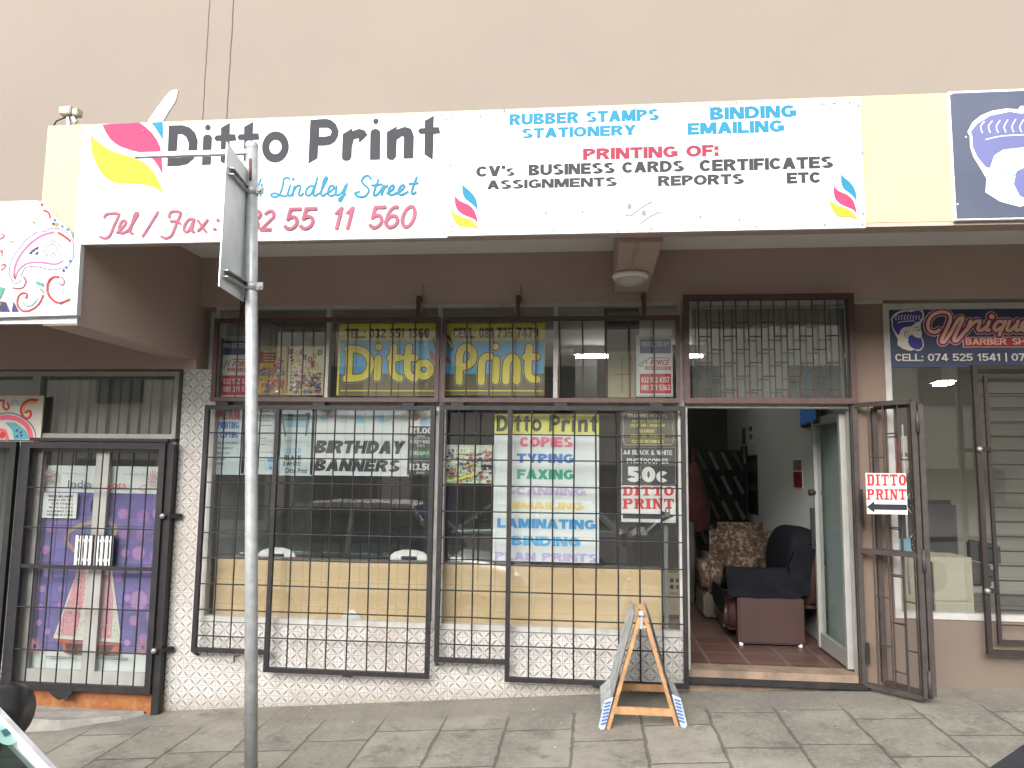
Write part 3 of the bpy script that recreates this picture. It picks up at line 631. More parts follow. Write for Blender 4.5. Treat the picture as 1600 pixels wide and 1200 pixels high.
b.disc(CYAN, (458.5, 280), 2.4, 'lettering'); b.sub = 'tel'
for s_ in ([(655, 960), (670, 938), (735, 935), (745, 945), (715, 1010), (690, 1070), (660, 1090), (630, 1082)], [(735, 1055), (780, 1010), (790, 985), (770, 980), (750, 1010), (752, 1050), (775, 1055), (800, 1040)],
           [(800, 1045), (860, 950), (862, 932), (845, 940), (825, 1010), (815, 1050), (832, 1062)], [(990, 925), (895, 1078)], [(1060, 960), (1070, 925), (1125, 925), (1130, 940), (1100, 1010), (1075, 1070), (1040, 1090), (1012, 1080)],
           [(1070, 985), (1110, 985), (1130, 1000)], [(1210, 975), (1185, 970), (1155, 1010), (1155, 1045), (1180, 1045), (1210, 985)], [(1215, 970), (1200, 1040), (1215, 1050)], [(1240, 980), (1265, 1015), (1290, 1050)], [(1300, 975), (1270, 1012), (1240, 1045)]):
    b.stroke(PINKL, z1(s_), 4.2)
b.disc(PINKL, (341.3, 344.5), 3, 'lettering'); b.disc(PINKL, (336.3, 358.8), 3, 'lettering')
for s_, x0, x1, y0, y1 in (('032', 366, 432, 329, 361), ('55', 443, 497, 325, 359.5), ('11', 517, 557, 324, 358.5), ('560', 575, 654, 322, 357)):
    b.text(PINKL, s_, (x0, y0), (x1, y1), .012, .22)
b.sub = ''
screws(b, [(137, 204), (225, 205), (289, 368), (125, 372), (437, 194), (535, 352), (690, 180), (697, 186), (696, 261), (692, 352), (694, 366), (146, 210), (189, 366)])
mb = MB(); mb.prism([U(*p, SY+.04) for p in z1([(925, 400), (930, 355), (975, 290), (1030, 215), (1062, 178), (1082, 165), (1105, 162), (1115, 168), (1108, 205), (1095, 240), (1055, 300), (1010, 380), (1000, 400)])], SY+.033, SY+.05); mb.build('leaf_extension', W_SIGN, b.o)
b.stroke(ink('3c3c42'), z1([(962, 345), (972, 328), (985, 320)]), 1.5, 'scuff_mark')
b.done()

b = Board('services_sign', 'white sign listing rubber stamps, stationery, binding and printing in blue, red and grey capitals', 'sign', (703, 175), (1353, 356), SY-.004, W_SIGN, .028)
for c, t, TL, BR in ((CYAN, 'RUBBER STAMPS', (796, 178.5), (1030, 188)), (CYAN, 'STATIONERY', (815, 201), (994, 211)), (CYAN, 'BINDING', (1109, 168.5), (1244.5, 183)), (CYAN, 'EMAILING', (1074, 192.5), (1225.5, 206)),
                     (REDI, 'PRINTING OF:', (911, 232.5), (1123, 244)), (GREYL, "CV's", (744, 260), (804, 275)), (GREYL, 'BUSINESS CARDS', (826, 257.5), (1069, 268)), (GREYL, 'CERTIFICATES', (1092.5, 250), (1302, 262.5)),
                     (GREYL, 'ASSIGNMENTS', (761, 282), (964, 291)), (GREYL, 'REPORTS', (1028, 275), (1162.5, 287.5)), (GREYL, 'ETC', (1229, 270), (1283, 285.5))):
    b.text(c, t, TL, BR, .05)
fl = ((CYAN, [(128, 632), (150, 652), (178, 675), (205, 705), (218, 732), (225, 760), (226, 800), (212, 778), (195, 760), (172, 742), (150, 725), (137, 705), (130, 680)]), (PINK, [(82, 702), (110, 733), (140, 748), (165, 757), (188, 775), (207, 800), (220, 836), (228, 880), (205, 852), (180, 840), (155, 832), (128, 818), (105, 800), (92, 780), (84, 752)]),
      (YEL, [(57, 785), (75, 806), (95, 823), (122, 832), (150, 840), (175, 850), (198, 868), (217, 890), (232, 915), (208, 905), (180, 898), (150, 900), (118, 898), (97, 882), (80, 862), (67, 835), (60, 812)]))
for dx, dy in ((0, 0), (591.7, -15.5)):
    for c, p in fl: b.poly(c, [(x+dx, y+dy) for x, y in Z(p, 690, 130, 4)], part='leaf_shape')
faint = ink('b9b5b2'); fd = ink('77726e')
for p, wd, c in (([(840, 310), (842, 352)], 1.6, faint), ([(843, 353), (878, 352)], .8, faint), ([(932, 308), (934, 345)], 1.2, faint), ([(962, 312), (963, 343)], 1.2, faint), ([(985, 310), (1005, 306), (1022, 306)], .8, faint), ([(985, 338), (1003, 324), (1019, 315)], 1.6, fd), ([(975, 338), (985, 335)], 1.4, fd), ([(1000, 350), (1015, 339), (1031, 331)], 1.6, fd), ([(1010, 322), (1034, 322)], .8, faint), ([(790, 322), (805, 318), (815, 310)], .8, faint), ([(1180, 312), (1180, 325)], .9, faint), ([(1200, 310), (1201, 325)], 1.2, faint), ([(1262, 338), (1280, 336)], 1.0, faint), ([(1263, 344), (1283, 342)], 1.0, faint), ([(1275, 240), (1276, 246)], .8, faint)):
    b.sub = str(p[0]); b.stroke(c, p, wd, 'worn_print')
for q in ((983, 323), (1006, 333)): b.sub = str(q); b.rect(fd, (q[0]-3, q[1]-4), (q[0]+3, q[1]+3), 'worn_print')
b.sub = ''
rd = random.Random(31)
for i in range(34):
    x = rd.uniform(706, 1338); y = 177.0-(x-703)*.0245; l_ = rd.uniform(2, 13)
    b.stroke(ink('6a5f52'), [(x, y+rd.uniform(-.4, .5)), (x+l_*.5, y-.0245*l_*.5+rd.uniform(-.8, .5)), (x+l_, y-.0245*l_+rd.uniform(-.4, .5))], rd.uniform(.5, 1.3), 'worn_edge', caps=False, sm=1)
screws(b, [(707, 180), (704, 259), (706, 354), (788, 172), (865, 361), (965, 361), (1017, 358), (1108, 167), (1150, 161), (1327, 161), (1341, 166), (1347, 240), (1348, 334), (1347, 351), (1288, 352), (1181, 355), (1094, 339), (1155, 344), (853, 333), (910, 331), (751, 183)])
b.done()

PX5 = lambda p: Z(p, 1300, 100, 16/3)
NAVY = mat('sky_sheen_navy_print', (0.045, 0.058, 0.101), .25, var=.3, scale=1.5, dirt=(0.061, 0.065, 0.069), dscale=1.5, damt=.9)  # black face coloured grey-blue: sky sheen and haze put into the print colour
HEAD = dict(sil=[(497, 335), (490, 318), (505, 285), (530, 262), (565, 245), (610, 237), (645, 240), (652, 228), (690, 230), (720, 225), (755, 240), (768, 275), (762, 315), (742, 345), (738, 355), (740, 395), (752, 432), (745, 455), (762, 500), (765, 540), (745, 570), (715, 580), (690, 568), (650, 578), (590, 560), (545, 528), (548, 480), (530, 445), (508, 405), (498, 370)],
            hair=[(505, 335), (500, 318), (520, 290), (560, 262), (620, 248), (655, 255), (690, 245), (730, 240), (752, 262), (754, 295), (730, 330), (690, 345), (680, 360), (660, 372), (600, 380), (572, 400), (560, 445), (545, 440), (520, 405), (506, 370)],
            beard=[(640, 455), (668, 440), (690, 462), (730, 470), (742, 468), (755, 505), (755, 540), (735, 562), (712, 568), (680, 560), (650, 540), (632, 500)],
            face=[(572, 400), (600, 385), (660, 378), (690, 350), (730, 340), (728, 395), (742, 432), (735, 455), (690, 450), (668, 432), (640, 448), (628, 500), (650, 545), (655, 570), (595, 552), (555, 525), (557, 450)])
def head(b, f, wh, vi, lw):
    b.poly(wh, f(HEAD['sil']), part='barber_emblem'); b.poly(vi, f(HEAD['hair']), part='barber_emblem'); 
    b.poly(wh, f(HEAD['face']), part='barber_emblem'); b.poly(vi, f(HEAD['beard']), part='barber_emblem')
    for k in range(9):
        x = 528+k*24; b.stroke(wh, f([(x+8, 322-k*.6), (x+2, 300), (x+14, 274-abs(4-k)*-2)]), lw, 'barber_emblem', caps=False)
    b.stroke(wh, f([(545, 345), (600, 332), (690, 328)]), lw, 'barber_emblem', caps=False)
    b.stroke(vi, f([(635, 425), (618, 415), (602, 430), (606, 455), (630, 470), (640, 462)]), lw*.8, 'barber_emblem', caps=False)
    b.stroke(vi, f([(612, 428), (630, 445), (645, 440)]), lw*.7, 'barber_emblem', caps=False)
    b.stroke(vi, f([(705, 408), (722, 400), (728, 408)]), lw, 'barber_emblem'); b.stroke(vi, f([(690, 385), (715, 383)]), lw, 'barber_emblem')
b = Board('barber_sign', 'dark fascia sign in grey blue sky sheen colour with white edged bearded head emblem', 'sign', (1482, 143), (1790, 338), SY-.002, M_WHITE, .05)
b.rect(NAVY, (1484, 146), (1789, 336), 'sign_face')
fb = lambda p: PX5([(1142+(a-495)*2.72, 570+(c-320)*2.40) for a, c in p])
VIO = mat('violet_print', (0.085, 0.093, 0.235), .4, var=.08); WPR = mat('white_print', (.6, .6, .6), .4, var=.02)
head(b, fb, WPR, VIO, 1.6)
screws(b, [(1484, 224), (1509, 214), (1496, 319), (1478+8, 147)], 1.4, WPR)
b.done()

# paisley signs
def paisley(b, f, k, colr):
    P, RD, BL, TE, VI, OR = [colr[c] for c in ('pink', 'red', 'blue', 'teal', 'violet', 'gold')]
    out_ = [(120, 770), (80, 700), (78, 640), (120, 540), (200, 430), (290, 370), (400, 335), (480, 345), (545, 390), (575, 460), (570, 560), (540, 630), (470, 650), (380, 650), (280, 630), (200, 650), (160, 710), (150, 770)]
    sc_ = []
    for i in range(len(out_)-1):
        (a, c), (d, e) = out_[i], out_[i+1]
        for t in (0, .5): sc_.append((a+(d-a)*t+random.uniform(-6, 6), c+(e-c)*t+random.uniform(-8, 8)))
    b.stroke(VI, f(sc_), 1.5*k, 'paisley_print', closed=True, sm=2)
    b.stroke(P, f([(115, 720), (115, 650), (150, 560), (230, 460), (330, 390), (420, 365)]), 5*k, 'paisley_print')
    b.stroke(P, f([(120, 730), (140, 670), (210, 610), (320, 600), (430, 615), (490, 590)]), 4*k, 'paisley_print')
    for i in range(22):
        a = i*2*math.pi/22; b.stroke(P if i % 2 else VI, f([(410+48*math.cos(a), 495+48*math.sin(a)), (410+76*math.cos(a), 495+76*math.sin(a))]), 1.2*k, 'paisley_print', caps=False)
    b.stroke(VI, f([(410+36*math.cos(i*math.pi/8), 495+38*math.sin(i*math.pi/8)) for i in range(16)]), 1*k, 'paisley_print', closed=True, sm=1)
    for q in ((285, 490), (240, 525), (285, 530), (260, 505)): b.poly(VI, f([(q[0]-20, q[1]+5), (q[0]+22, q[1]-18), (q[0]+10, q[1]+12)]), part='paisley_print')
    b.stroke(RD, f([(460, 370), (510, 400), (550, 435)]), 5*k, 'paisley_print'); b.stroke(RD, f([(345, 195), (380, 210), (395, 250)]), 4*k, 'paisley_print')
    for q, c in (((430, 270), BL), ((450, 300), OR), ((490, 320), BL), ((530, 345), BL), ((420, 300), VI), ((550, 590), BL), ((520, 640), BL), ((500, 665), VI), ((440, 310), OR), ((330, 150), RD)): b.disc(c, f([q])[0], 3.3*k, 'paisley_print', 7)
    b.stroke(RD, f([(460, 715), (410, 720), (375, 770), (380, 850), (430, 905), (480, 915), (545, 890)]), 4.6*k, 'paisley_print')
    b.stroke(P, f([(480, 715), (505, 745), (490, 780), (470, 765)]), 3*k, 'paisley_print')
    b.stroke(RD, f([(205, 880), (215, 850), (180, 840), (145, 870), (140, 930), (180, 980), (250, 970), (310, 920), (340, 860)]), 3.6*k, 'paisley_print')
    b.stroke(TE, f([(180, 900), (205, 940), (260, 930), (300, 880)]), 2*k, 'paisley_print')
    b.stroke(RD, f([(185, 715), (205, 740), (190, 790), (150, 805), (110, 800)]), 2.4*k, 'paisley_print')
    b.poly(TE, f([(0, 790), (40, 800), (0, 900)]), part='paisley_print'); b.poly(TE, f([(285, 745), (345, 765), (340, 790), (285, 770)]), part='paisley_print')
    b.poly(VI, f([(0, 905), (50, 910), (80, 985), (0, 985)]), part='paisley_print'); b.poly(VI, f([(110, 905), (150, 985), (95, 985)]), part='paisley_print')
    for pts in ([(0, 420), (40, 395), (15, 380)], [(0, 520), (20, 505), (20, 545)], [(10, 660), (40, 640), (45, 615), (15, 625)]): b.stroke(RD, f(pts), 2.2*k, 'paisley_print')
    for pts in ([(50, 520), (60, 450), (120, 430), (90, 370), (130, 330), (170, 330), (165, 260), (200, 230), (240, 235)], [(60, 290), (80, 250), (120, 260), (110, 210), (150, 180)], [(280, 320), (270, 260), (285, 230)], [(0, 330), (40, 350), (30, 390)], [(20, 700), (50, 720), (80, 710)]): b.stroke(P, f(pts), 1*k, 'paisley_print')
fad = dict(pink=mat('pale_pink_print', (.30, .115, .22), .6, spec=.15), red=mat('coral_print', (.31, .045, .045), .6, spec=.15), blue=mat('blue_print', (.05, .14, .30), .6, spec=.15), teal=mat('mint_print', (.07, .25, .19), .6, spec=.15), violet=mat('violet_grey_print', (.05, .045, .10), .6, spec=.15), gold=mat('gold_print', (.33, .19, .04), .6, spec=.15))
zp = lambda p: Z(p, 0, 290, 5)
b = Board('paisley_sign', 'white cut out sign with faded paisley swirls at canopy end', 'sign', None, None, CF-.045, W_SIGN, .04, outline=[(-260, 322), (57, 313), (66, 316), (78, 328), (90, 342), (100, 350), (110, 362), (113, 372), (120, 378), (126, 381), (119.5, 492), (-260, 503)])
paisley(b, zp, .85, fad)
rd = random.Random(17); cols = [fad[c] for c in ('pink', 'red', 'blue', 'teal', 'violet', 'gold')]
for i in range(46):                        # small curls, petals and dots filling the ground of the print
    x, y = rd.uniform(-160, 330) if i < 30 else rd.uniform(330, 560), rd.uniform(170, 960) if i < 30 else rd.uniform(690, 960)
    if x > 300 and y < 640: continue
    r = rd.uniform(9, 24); a0 = rd.uniform(0, 6); c = cols[i % 6]
    if i % 3 == 0: b.stroke(c, zp([(x+r*(1-k*.11)*math.cos(a0+k*.8), y+r*(1-k*.11)*math.sin(a0+k*.8)) for k in range(8)]), .9, 'paisley_print', caps=False, sm=2)
    elif i % 3 == 1:
        for k in range(6): b.disc(c, zp([(x+r*math.cos(a0+k*1.047), y+r*math.sin(a0+k*1.047))])[0], .9, 'paisley_print', 6)
    else: b.poly(c, zp([(x+r*math.cos(a0)*1.1, y+r*math.sin(a0)*1.1), (x+r*.4*math.cos(a0+1.5), y+r*.4*math.sin(a0+1.5)), (x-r*.6*math.cos(a0), y-r*.6*math.sin(a0)), (x-r*.4*math.cos(a0+1.5), y-r*.4*math.sin(a0+1.5))]), part='paisley_print')
screws(b, [(58, 489), (109, 480), (110, 425), (112, 438)], 1.2); b.done()
viv = dict(pink=ink('e0657a'), red=ink('c8402f'), blue=ink('3f7fc0'), teal=ink('5fa9b5'), violet=ink('3f3572'), gold=ink('e0a03a'))
b = Board('window_sign', 'small square cream sign with red and orange paisley scrolls beside window', 'sign', (-40, 618), (63, 687.5), -.03, mat('cream_print', (.62, .58, .50), .6), .012)
zs = lambda p: Z(p, 0, 560, 5)
b.stroke(viv['red'], zs([(0, 330), (30, 330), (25, 370), (45, 400), (70, 385), (60, 350)]), 3.5, 'paisley_print'); b.stroke(viv['red'], zs([(290, 325), (230, 325), (180, 360), (165, 420), (200, 470), (240, 450), (235, 410), (205, 420)]), 4.5, 'paisley_print')
b.stroke(viv['gold'], zs([(280, 345), (220, 350), (190, 390), (190, 430)]), 3, 'paisley_print'); b.stroke(viv['teal'], zs([(90, 370), (100, 330), (130, 330), (150, 370)]), 1.5, 'paisley_print')
b.stroke(viv['pink'], zs([(-20, 470), (60, 460), (150, 480), (220, 540), (250, 640)]), 8, 'paisley_print'); b.stroke(viv['violet'], zs([(-20, 440), (60, 425), (150, 445), (230, 500), (270, 560), (285, 640)]), 1.6, 'paisley_print')
b.poly(viv['teal'], zs([(40, 500), (120, 500), (200, 560), (240, 630), (110, 635), (95, 560)]), part='paisley_print')
for q in ((130, 560), (160, 575), (130, 605), (165, 600)): b.poly(viv['violet'], zs([(q[0]-15, q[1]+8), (q[0]+15, q[1]-12), (q[0]+10, q[1]+14)]), part='paisley_print')
b.stroke(viv['pink'], zs([(0, 560), (40, 570), (60, 630)]), 6, 'paisley_print'); b.disc(viv['red'], zs([(20, 600)])[0], 6, 'paisley_print')
b.done()

# ================================================================== WINDOW POSTERS
PY = .052
paper = mat('white_paper', (0.541, 0.574, 0.566), .6, var=.03, scale=3); paperb = mat('bluish_faded_paper', (0.476, 0.558, 0.566), .6, var=.06, scale=3)
k1, k2 = 1.0, 1.25
INKB = ink('23242a', 1.0); WH = mat('printed_white', (0.607, 0.607, 0.590), .5, var=.02)
# security company boards
def guard_sign(dx, dy, sub, label):
    q = lambda x, y: (x+dx, y+dy)
    b = Board('security_sign', label, 'sign', q(994, 524), q(1051.5, 619.5), PY, WH, group='security company boards in the windows')
    bl, rd = ink('20306f'), ink('b3272c')
    b.frame(ink('2b3560'), q(996.5, 526.5), q(1050, 618), 1.0); b.rect(bl, q(999.5, 529.5), q(1048.5, 552)); b.rect(rd, q(999.5, 584), q(1049, 615)); b.rect(rd, q(1008, 572.5), q(1048, 577.8))
    b.text(WH, 'PROTECTED BY', q(1002, 534), q(1046, 541.3), .012); b.text(rd, 'FORCE', q(1015.5, 562), q(1047.5, 570.5), .03, .3); b.text(WH, sub, q(1010, 573.3), q(1046, 577), .01)
    b.stroke(ink('20284a'), [q(*p) for p in ((1003, 566), (999.5, 569), (1000.5, 572.5), (1004, 571), (1007.5, 560), (1010, 569.5), (1014, 559.5), (1047, 559.5))], 1.2, sm=2)
    b.text(WH, '032 552 4357', q(1002, 589), q(1046, 598), .02); b.text(WH, '081 371 5363', q(1002, 601), q(1047, 610), .02); b.done()
guard_sign(0, 0, 'ARMED RESPONSE', 'blue, white and red security board reading armed response, beside the door')
guard_sign(-652.5, 2.5, 'SECURITY SERVICES', 'blue, white and red security board partly hidden behind galvanised pole')
# toy posters
def blobs(b, TL, BR, cols, n, s0, s1, part='printed_picture', seed=1):
    rd = random.Random(seed)
    for i in range(n):
        r = rd.uniform(s0, s1); x = rd.uniform(TL[0]+r*1.15, BR[0]-r*1.15); y = rd.uniform(TL[1]+r*.85, BR[1]-r*.85); m = rd.randint(4, 8); a0 = rd.random()*6
        b.poly(rd.choice(cols), [(x+math.cos(a0+2*math.pi*k/m)*r*rd.uniform(.6, 1.1), y+math.sin(a0+2*math.pi*k/m)*r*rd.uniform(.35, .8)) for k in range(m)], part=part)
pal = [ink(c, .9) for c in ('8c3040', '404a86', '5f9a4a', 'd09a3a', 'a83f30', 'e2dccc', '35506e', '2f2a32', 'c8607a', '7a4a8a')]
b = Board('toy_poster', 'yellow toy poster with big maroon letters and cars, by the pole', 'poster', (398, 541), (448.5, 616.5), PY, ink('b9a878'), group='colourful toy posters in the upper window')
b.rect(ink('c9a13c'), (399, 568), (435, 574)); b.rect(ink('c08f30'), (399, 590), (447, 616)); b.rect(ink('7a2030'), (405, 549), (411, 567), 'lettering')
for y in (551, 555.5, 560, 564.5): b.rect(ink('8a2a3a'), (411, y), (431, y+2.6), 'lettering')
b.text(ink('4f6a3a'), 'ALL', (403, 543.5), (425, 546.5), .01)
blobs(b, (401, 572), (447, 590), pal, 130, .8, 3, seed=2); blobs(b, (425, 556), (447, 590), pal, 70, .8, 3, seed=3); blobs(b, (408, 592), (447, 615), pal, 130, .8, 3.4, seed=4); b.done()
b = Board('toy_poster', 'pale yellow poster with jumbled coloured letters and toys below', 'poster', (449.5, 541), (505.5, 617), PY, ink('c9c29a'), group='colourful toy posters in the upper window')
for i, (ch, x, y) in enumerate((('B', 452, 545), ('O', 461, 548), ('C', 469, 546), ('S', 453, 556), ('G', 463, 558), ('R', 473, 554), ('O', 481, 557), ('W', 489, 552), ('D', 497, 546), ('E', 486, 564))): b.text(pal[(i*3) % 9], ch, (x, y), (x+7, y+9), .05)
blobs(b, (452, 562), (504, 585), [pal[3], pal[5], pal[8], ink('d8d058')], 60, .9, 3.5, seed=5); blobs(b, (452, 580), (504, 616), pal, 190, .9, 4, seed=6); b.done()
# banner in the upper window, in two sheets
YB, BB, GB, DL = ink('ebdb50', 1.0), ink('5cb0e2', 1.0), ink('6a614c', 1.0), ink('23262e', .8)
OUTL = ink('c9cfc0', .8)
def banner(name, label, TL, BR):
    b = Board('window_banner', label, 'banner', TL, BR, PY, YB, group='shop name banner sheets in the upper window')
    b.rect(BB, (TL[0]+2, 533), (BR[0]-.3, 584)); b.rect(GB, (TL[0], 584), (BR[0]-.3, BR[1]-.5)); b.rect(YB, (TL[0]+2, 609.5), (BR[0]-2, 611.5)); return b
def fat(b, strokes, dots, w):
    for c, dw in ((OUTL, 4.8), (DL, 3.2), (YB, 0)):
        for s_, cl in strokes: b.stroke(c, s_, w+dw, 'lettering', closed=cl)
        for d, r in dots: b.disc(c, d, r+dw/2, 'lettering')
za = lambda p: Z(p, 300, 440, 4); zb = lambda p: Z(p, 660, 440, 4)
b = banner('window_banner', 'yellow and blue window banner sheet with telephone number, first half of shop name', (530, 506), (682, 618))
fat(b, [(za([(985, 440), (980, 600)]), 0), (za([(975, 420), (1060, 430), (1110, 480), (1110, 550), (1060, 598), (965, 605)]), 0), (za([(1165, 480), (1158, 602)]), 0), (za([(1262, 410), (1250, 540), (1268, 590), (1300, 605)]), 0), (za([(1240, 478), (1300, 476)]), 0), (za([(1357, 410), (1345, 540), (1362, 590), (1395, 605)]), 0), (za([(1340, 478), (1395, 476)]), 0),
        (za([(1450+42*math.cos(i*math.pi/6), 550+42*math.sin(i*math.pi/6)) for i in range(12)]), 1)], [((592, 542.5), 5.5)], 11.5)
b.text(INKB, 'TEL.: 032 551 1560', (540, 514), (671, 528), .035); b.poly(ink('b04a5a'), za([(1480, 420), (1510, 450), (1525, 470), (1525, 510), (1495, 490)]), part='leaf_shape'); b.poly(DL, za([(1500, 365), (1512, 345), (1525, 400), (1520, 420)]), part='leaf_shape'); b.done()
b = banner('window_banner', 'yellow and blue window banner sheet with cell number, second half of shop name', (692, 506), (850.5, 617.5))
fat(b, [(zb([(230, 625), (232, 470), (250, 420), (285, 410), (315, 440), (315, 490), (285, 525), (245, 535)]), 0), (zb([(368, 625), (372, 510), (392, 472), (425, 468)]), 0), (zb([(462, 490), (457, 620)]), 0), (zb([(522, 622), (528, 510), (560, 472), (592, 505), (590, 622)]), 0), (zb([(668, 410), (660, 560), (680, 605), (715, 612)]), 0), (zb([(645, 472), (715, 470)]), 0)], [((774.5, 542), 5.5)], 11.5)
b.text(INKB, 'CELL: 081 735 7479', (708, 512.5), (841, 528), .035); b.poly(ink('b04a5a'), zb([(135, 455), (165, 480), (192, 525), (160, 500), (137, 505)]), part='leaf_shape'); b.poly(DL, zb([(150, 320), (180, 360), (196, 410), (188, 440), (158, 390)]), part='leaf_shape'); b.poly(YB, zb([(155, 345), (178, 375), (188, 410), (184, 425), (163, 385)]), part='leaf_shape'); b.done()
# lower-left window
zc = lambda a, c: (300+a/4, 620+c/4)
b = Board('plan_poster', 'white poster offering plan printing and copying, left of galvanised pole', 'poster', (330, 633), (381, 742), PY, paperb)
b.text(ink('c45a62', .9), 'PLAN', (341, 640.5), (374, 655.5), .05); b.text(ink('3d62b0', .9), 'PRINTING', (340.5, 659), (373, 670), .04); b.text(ink('3d62b0', .9), '& COPYING', (337.5, 674), (371.5, 684.5), .04)
for t, y, x1 in (('Bring in your plans', 689, 371), ('to be copied or', 697, 364), ('email us your', 705, 360.5), ("PDF's for", 713, 352), ('printing', 721.5, 349)): b.text(INKB, t, (337-(y-689)*.05, y), (x1, y+6.2), .012)
b.done()
b = Board('notice_sheet', 'white sheet of small print with blue while you wait panel, behind pole', 'poster', (381.5, 634), (436.5, 741.5), PY, paper)
rd = random.Random(3)
for y in (643, 648, 657, 664, 676, 684, 694, 706, 719): b.rect(ink('5a5f66'), (405, y), (405+rd.uniform(10, 26), y+1.2), 'lettering')
b.text(INKB, 'THE RIGHT SIDE', (407, 641), (431.5, 644), .02); b.rect(ink('9dc3da'), (415, 713), (436, 736)); b.text(ink('2d4fa0'), 'WHILE YOU', (418, 717), (435.5, 722), .02); b.text(ink('2d4fa0'), 'WAIT', (420, 729), (435, 733.5), .02); b.done()
b = Board('printer_poster', 'pale poster with plan printer picture, colour and black and white wording', 'poster', (437, 636), (488.2, 743.5), PY, paperb)
gy = ink('565c62')
b.rect(gy, (442, 647), (482, 651), 'printed_picture'); b.rect(ink('8fb0b8'), (444, 651), (481, 668), 'printed_picture'); b.rect(ink('6a7a82'), (443, 654), (482, 657), 'printed_picture')
b.stroke(gy, [(441, 648), (443, 665), (446, 681)], 3, 'printed_picture'); b.stroke(gy, [(483, 646), (480, 665), (478, 680)], 3, 'printed_picture'); b.disc(gy, (480.5, 648), 4, 'printed_picture')
b.text(ink('8ea6cf'), 'COLOUR', (444, 700), (471, 709), .03); b.text(INKB, 'BLACK', (444.5, 711), (471, 719.5), .035); b.text(INKB, '&WHITE', (442, 721), (470, 728), .015); b.text(INKB, 'Ditto Print', (446, 731), (480, 739.5), .012, .2); b.done()
b = Board('birthday_banner', 'white banner with heavy italic black birthday banners lettering and watercolour shapes', 'banner', (488.6, 635), (638.5, 744.5), PY, paper)
wc = [ink(c) for c in ('b9c9dd', 'd9c3cc', '8fbfd6', 'c6dce0', 'e0cfd6')]
for (x, y, r, c) in ((506, 655, 6, 2), (524, 650, 9, 1), (536, 649, 7, 0), (562, 656, 10, 2), (575, 652, 9, 3), (598, 655, 10, 2), (604, 650, 7, 3), (625, 655, 4, 3), (495, 648, 5, 1), (550, 645, 6, 4)):
    rr = random.Random(int(x)); b.poly(wc[c], [(x+math.cos(k*.7)*r*rr.uniform(.6, 1.1), y+math.sin(k*.7)*r*rr.uniform(.5, .9)) for k in range(9)], part='printed_picture')
b.text(INKB, 'BIRTHDAY', (491.5, 688), (634, 709.5), .055, .22); b.text(INKB, 'BANNERS', (490.5, 717.5), (627, 737.5), .055, .22); b.done()
b = Board('price_sign', 'dark price sign with white R1.00 and R3.50 beside birthday banner', 'sign', (639, 633), (676.5, 742.5), PY, ink('3a3c3e'))
b.rect(ink('d8dcd8'), (642, 640), (676, 666)); b.disc(ink('b0794a'), (649, 651), 7, 'printed_picture'); b.disc(ink('a8c8d8'), (664, 660), 9, 'printed_picture', ry=6)
b.text(WH, 'R1.00', (641, 668), (676, 678), .04); b.text(WH, 'EACH', (652, 680), (664, 682.5), .02); b.rect(WH, (640, 684), (676, 684.8)); b.text(WH, 'READY-MADE', (641, 687), (675.5, 693), .02); b.text(WH, "CV'S", (652, 694.5), (664, 699), .02)
b.rect(ink('2f6a4a'), (640, 701), (676, 715)); b.text(WH, 'CURRICULUM VITAE', (641, 705), (675, 711), .01); b.rect(WH, (640, 719), (676, 719.8)); b.text(WH, 'R3.50', (640, 724), (674.5, 735), .04); b.text(WH, 'EACH', (651, 737), (663, 740), .02); b.done()
# right window
b = Board('racing_poster', 'landscape poster crowded with toy racing cars, left of services banner', 'poster', (691.5, 695), (771.5, 755.5), PY, ink('b9c3b0'))
b.rect(ink('8fb04a'), (692, 741), (709, 755), 'printed_picture'); b.rect(ink('2f3438'), (752, 715), (771, 735), 'printed_picture')
blobs(b, (692, 700), (771, 755), pal+[ink('d06a2c'), ink('7fa83f'), ink('d9dde0'), ink('9fc0d4')], 260, .9, 4, seed=11); b.poly(ink('c8c83a'), [(710, 748), (745, 738), (746, 742), (711, 752)], part='printed_picture')
b.rect(ink('c6cdb4'), (711, 699), (734, 709)); b.text(INKB, 'G.E.C', (713, 702), (731, 707), .01); b.rect(ink('2f3438'), (752, 720), (771, 728)); b.text(WH, 'SPEED', (753, 722), (770, 726), .02, .2); b.frame(WH, (691.5, 695), (771.5, 755.5), 1.0); b.done()
b = Board('services_banner', 'tall white banner listing copies, typing, faxing and laminating below yellow heading', 'banner', (773, 647), (936, 880), PY, mat('white_banner_sheet', (0.607, 0.631, 0.631), .55, var=.02))
b.rect(ink('cfc95a'), (773, 647), (936, 678.5)); 
def logo_to(p): x, y = p; yy_ = y+.04*(x-262); return (776+(x-262)*158/426, 649.5+(yy_-199)*25.5/64)
for p, h in LOGO: b.poly(ink('3b3836'), [logo_to(q) for q in p], [[logo_to(q) for q in hh] for hh in h], 'lettering')

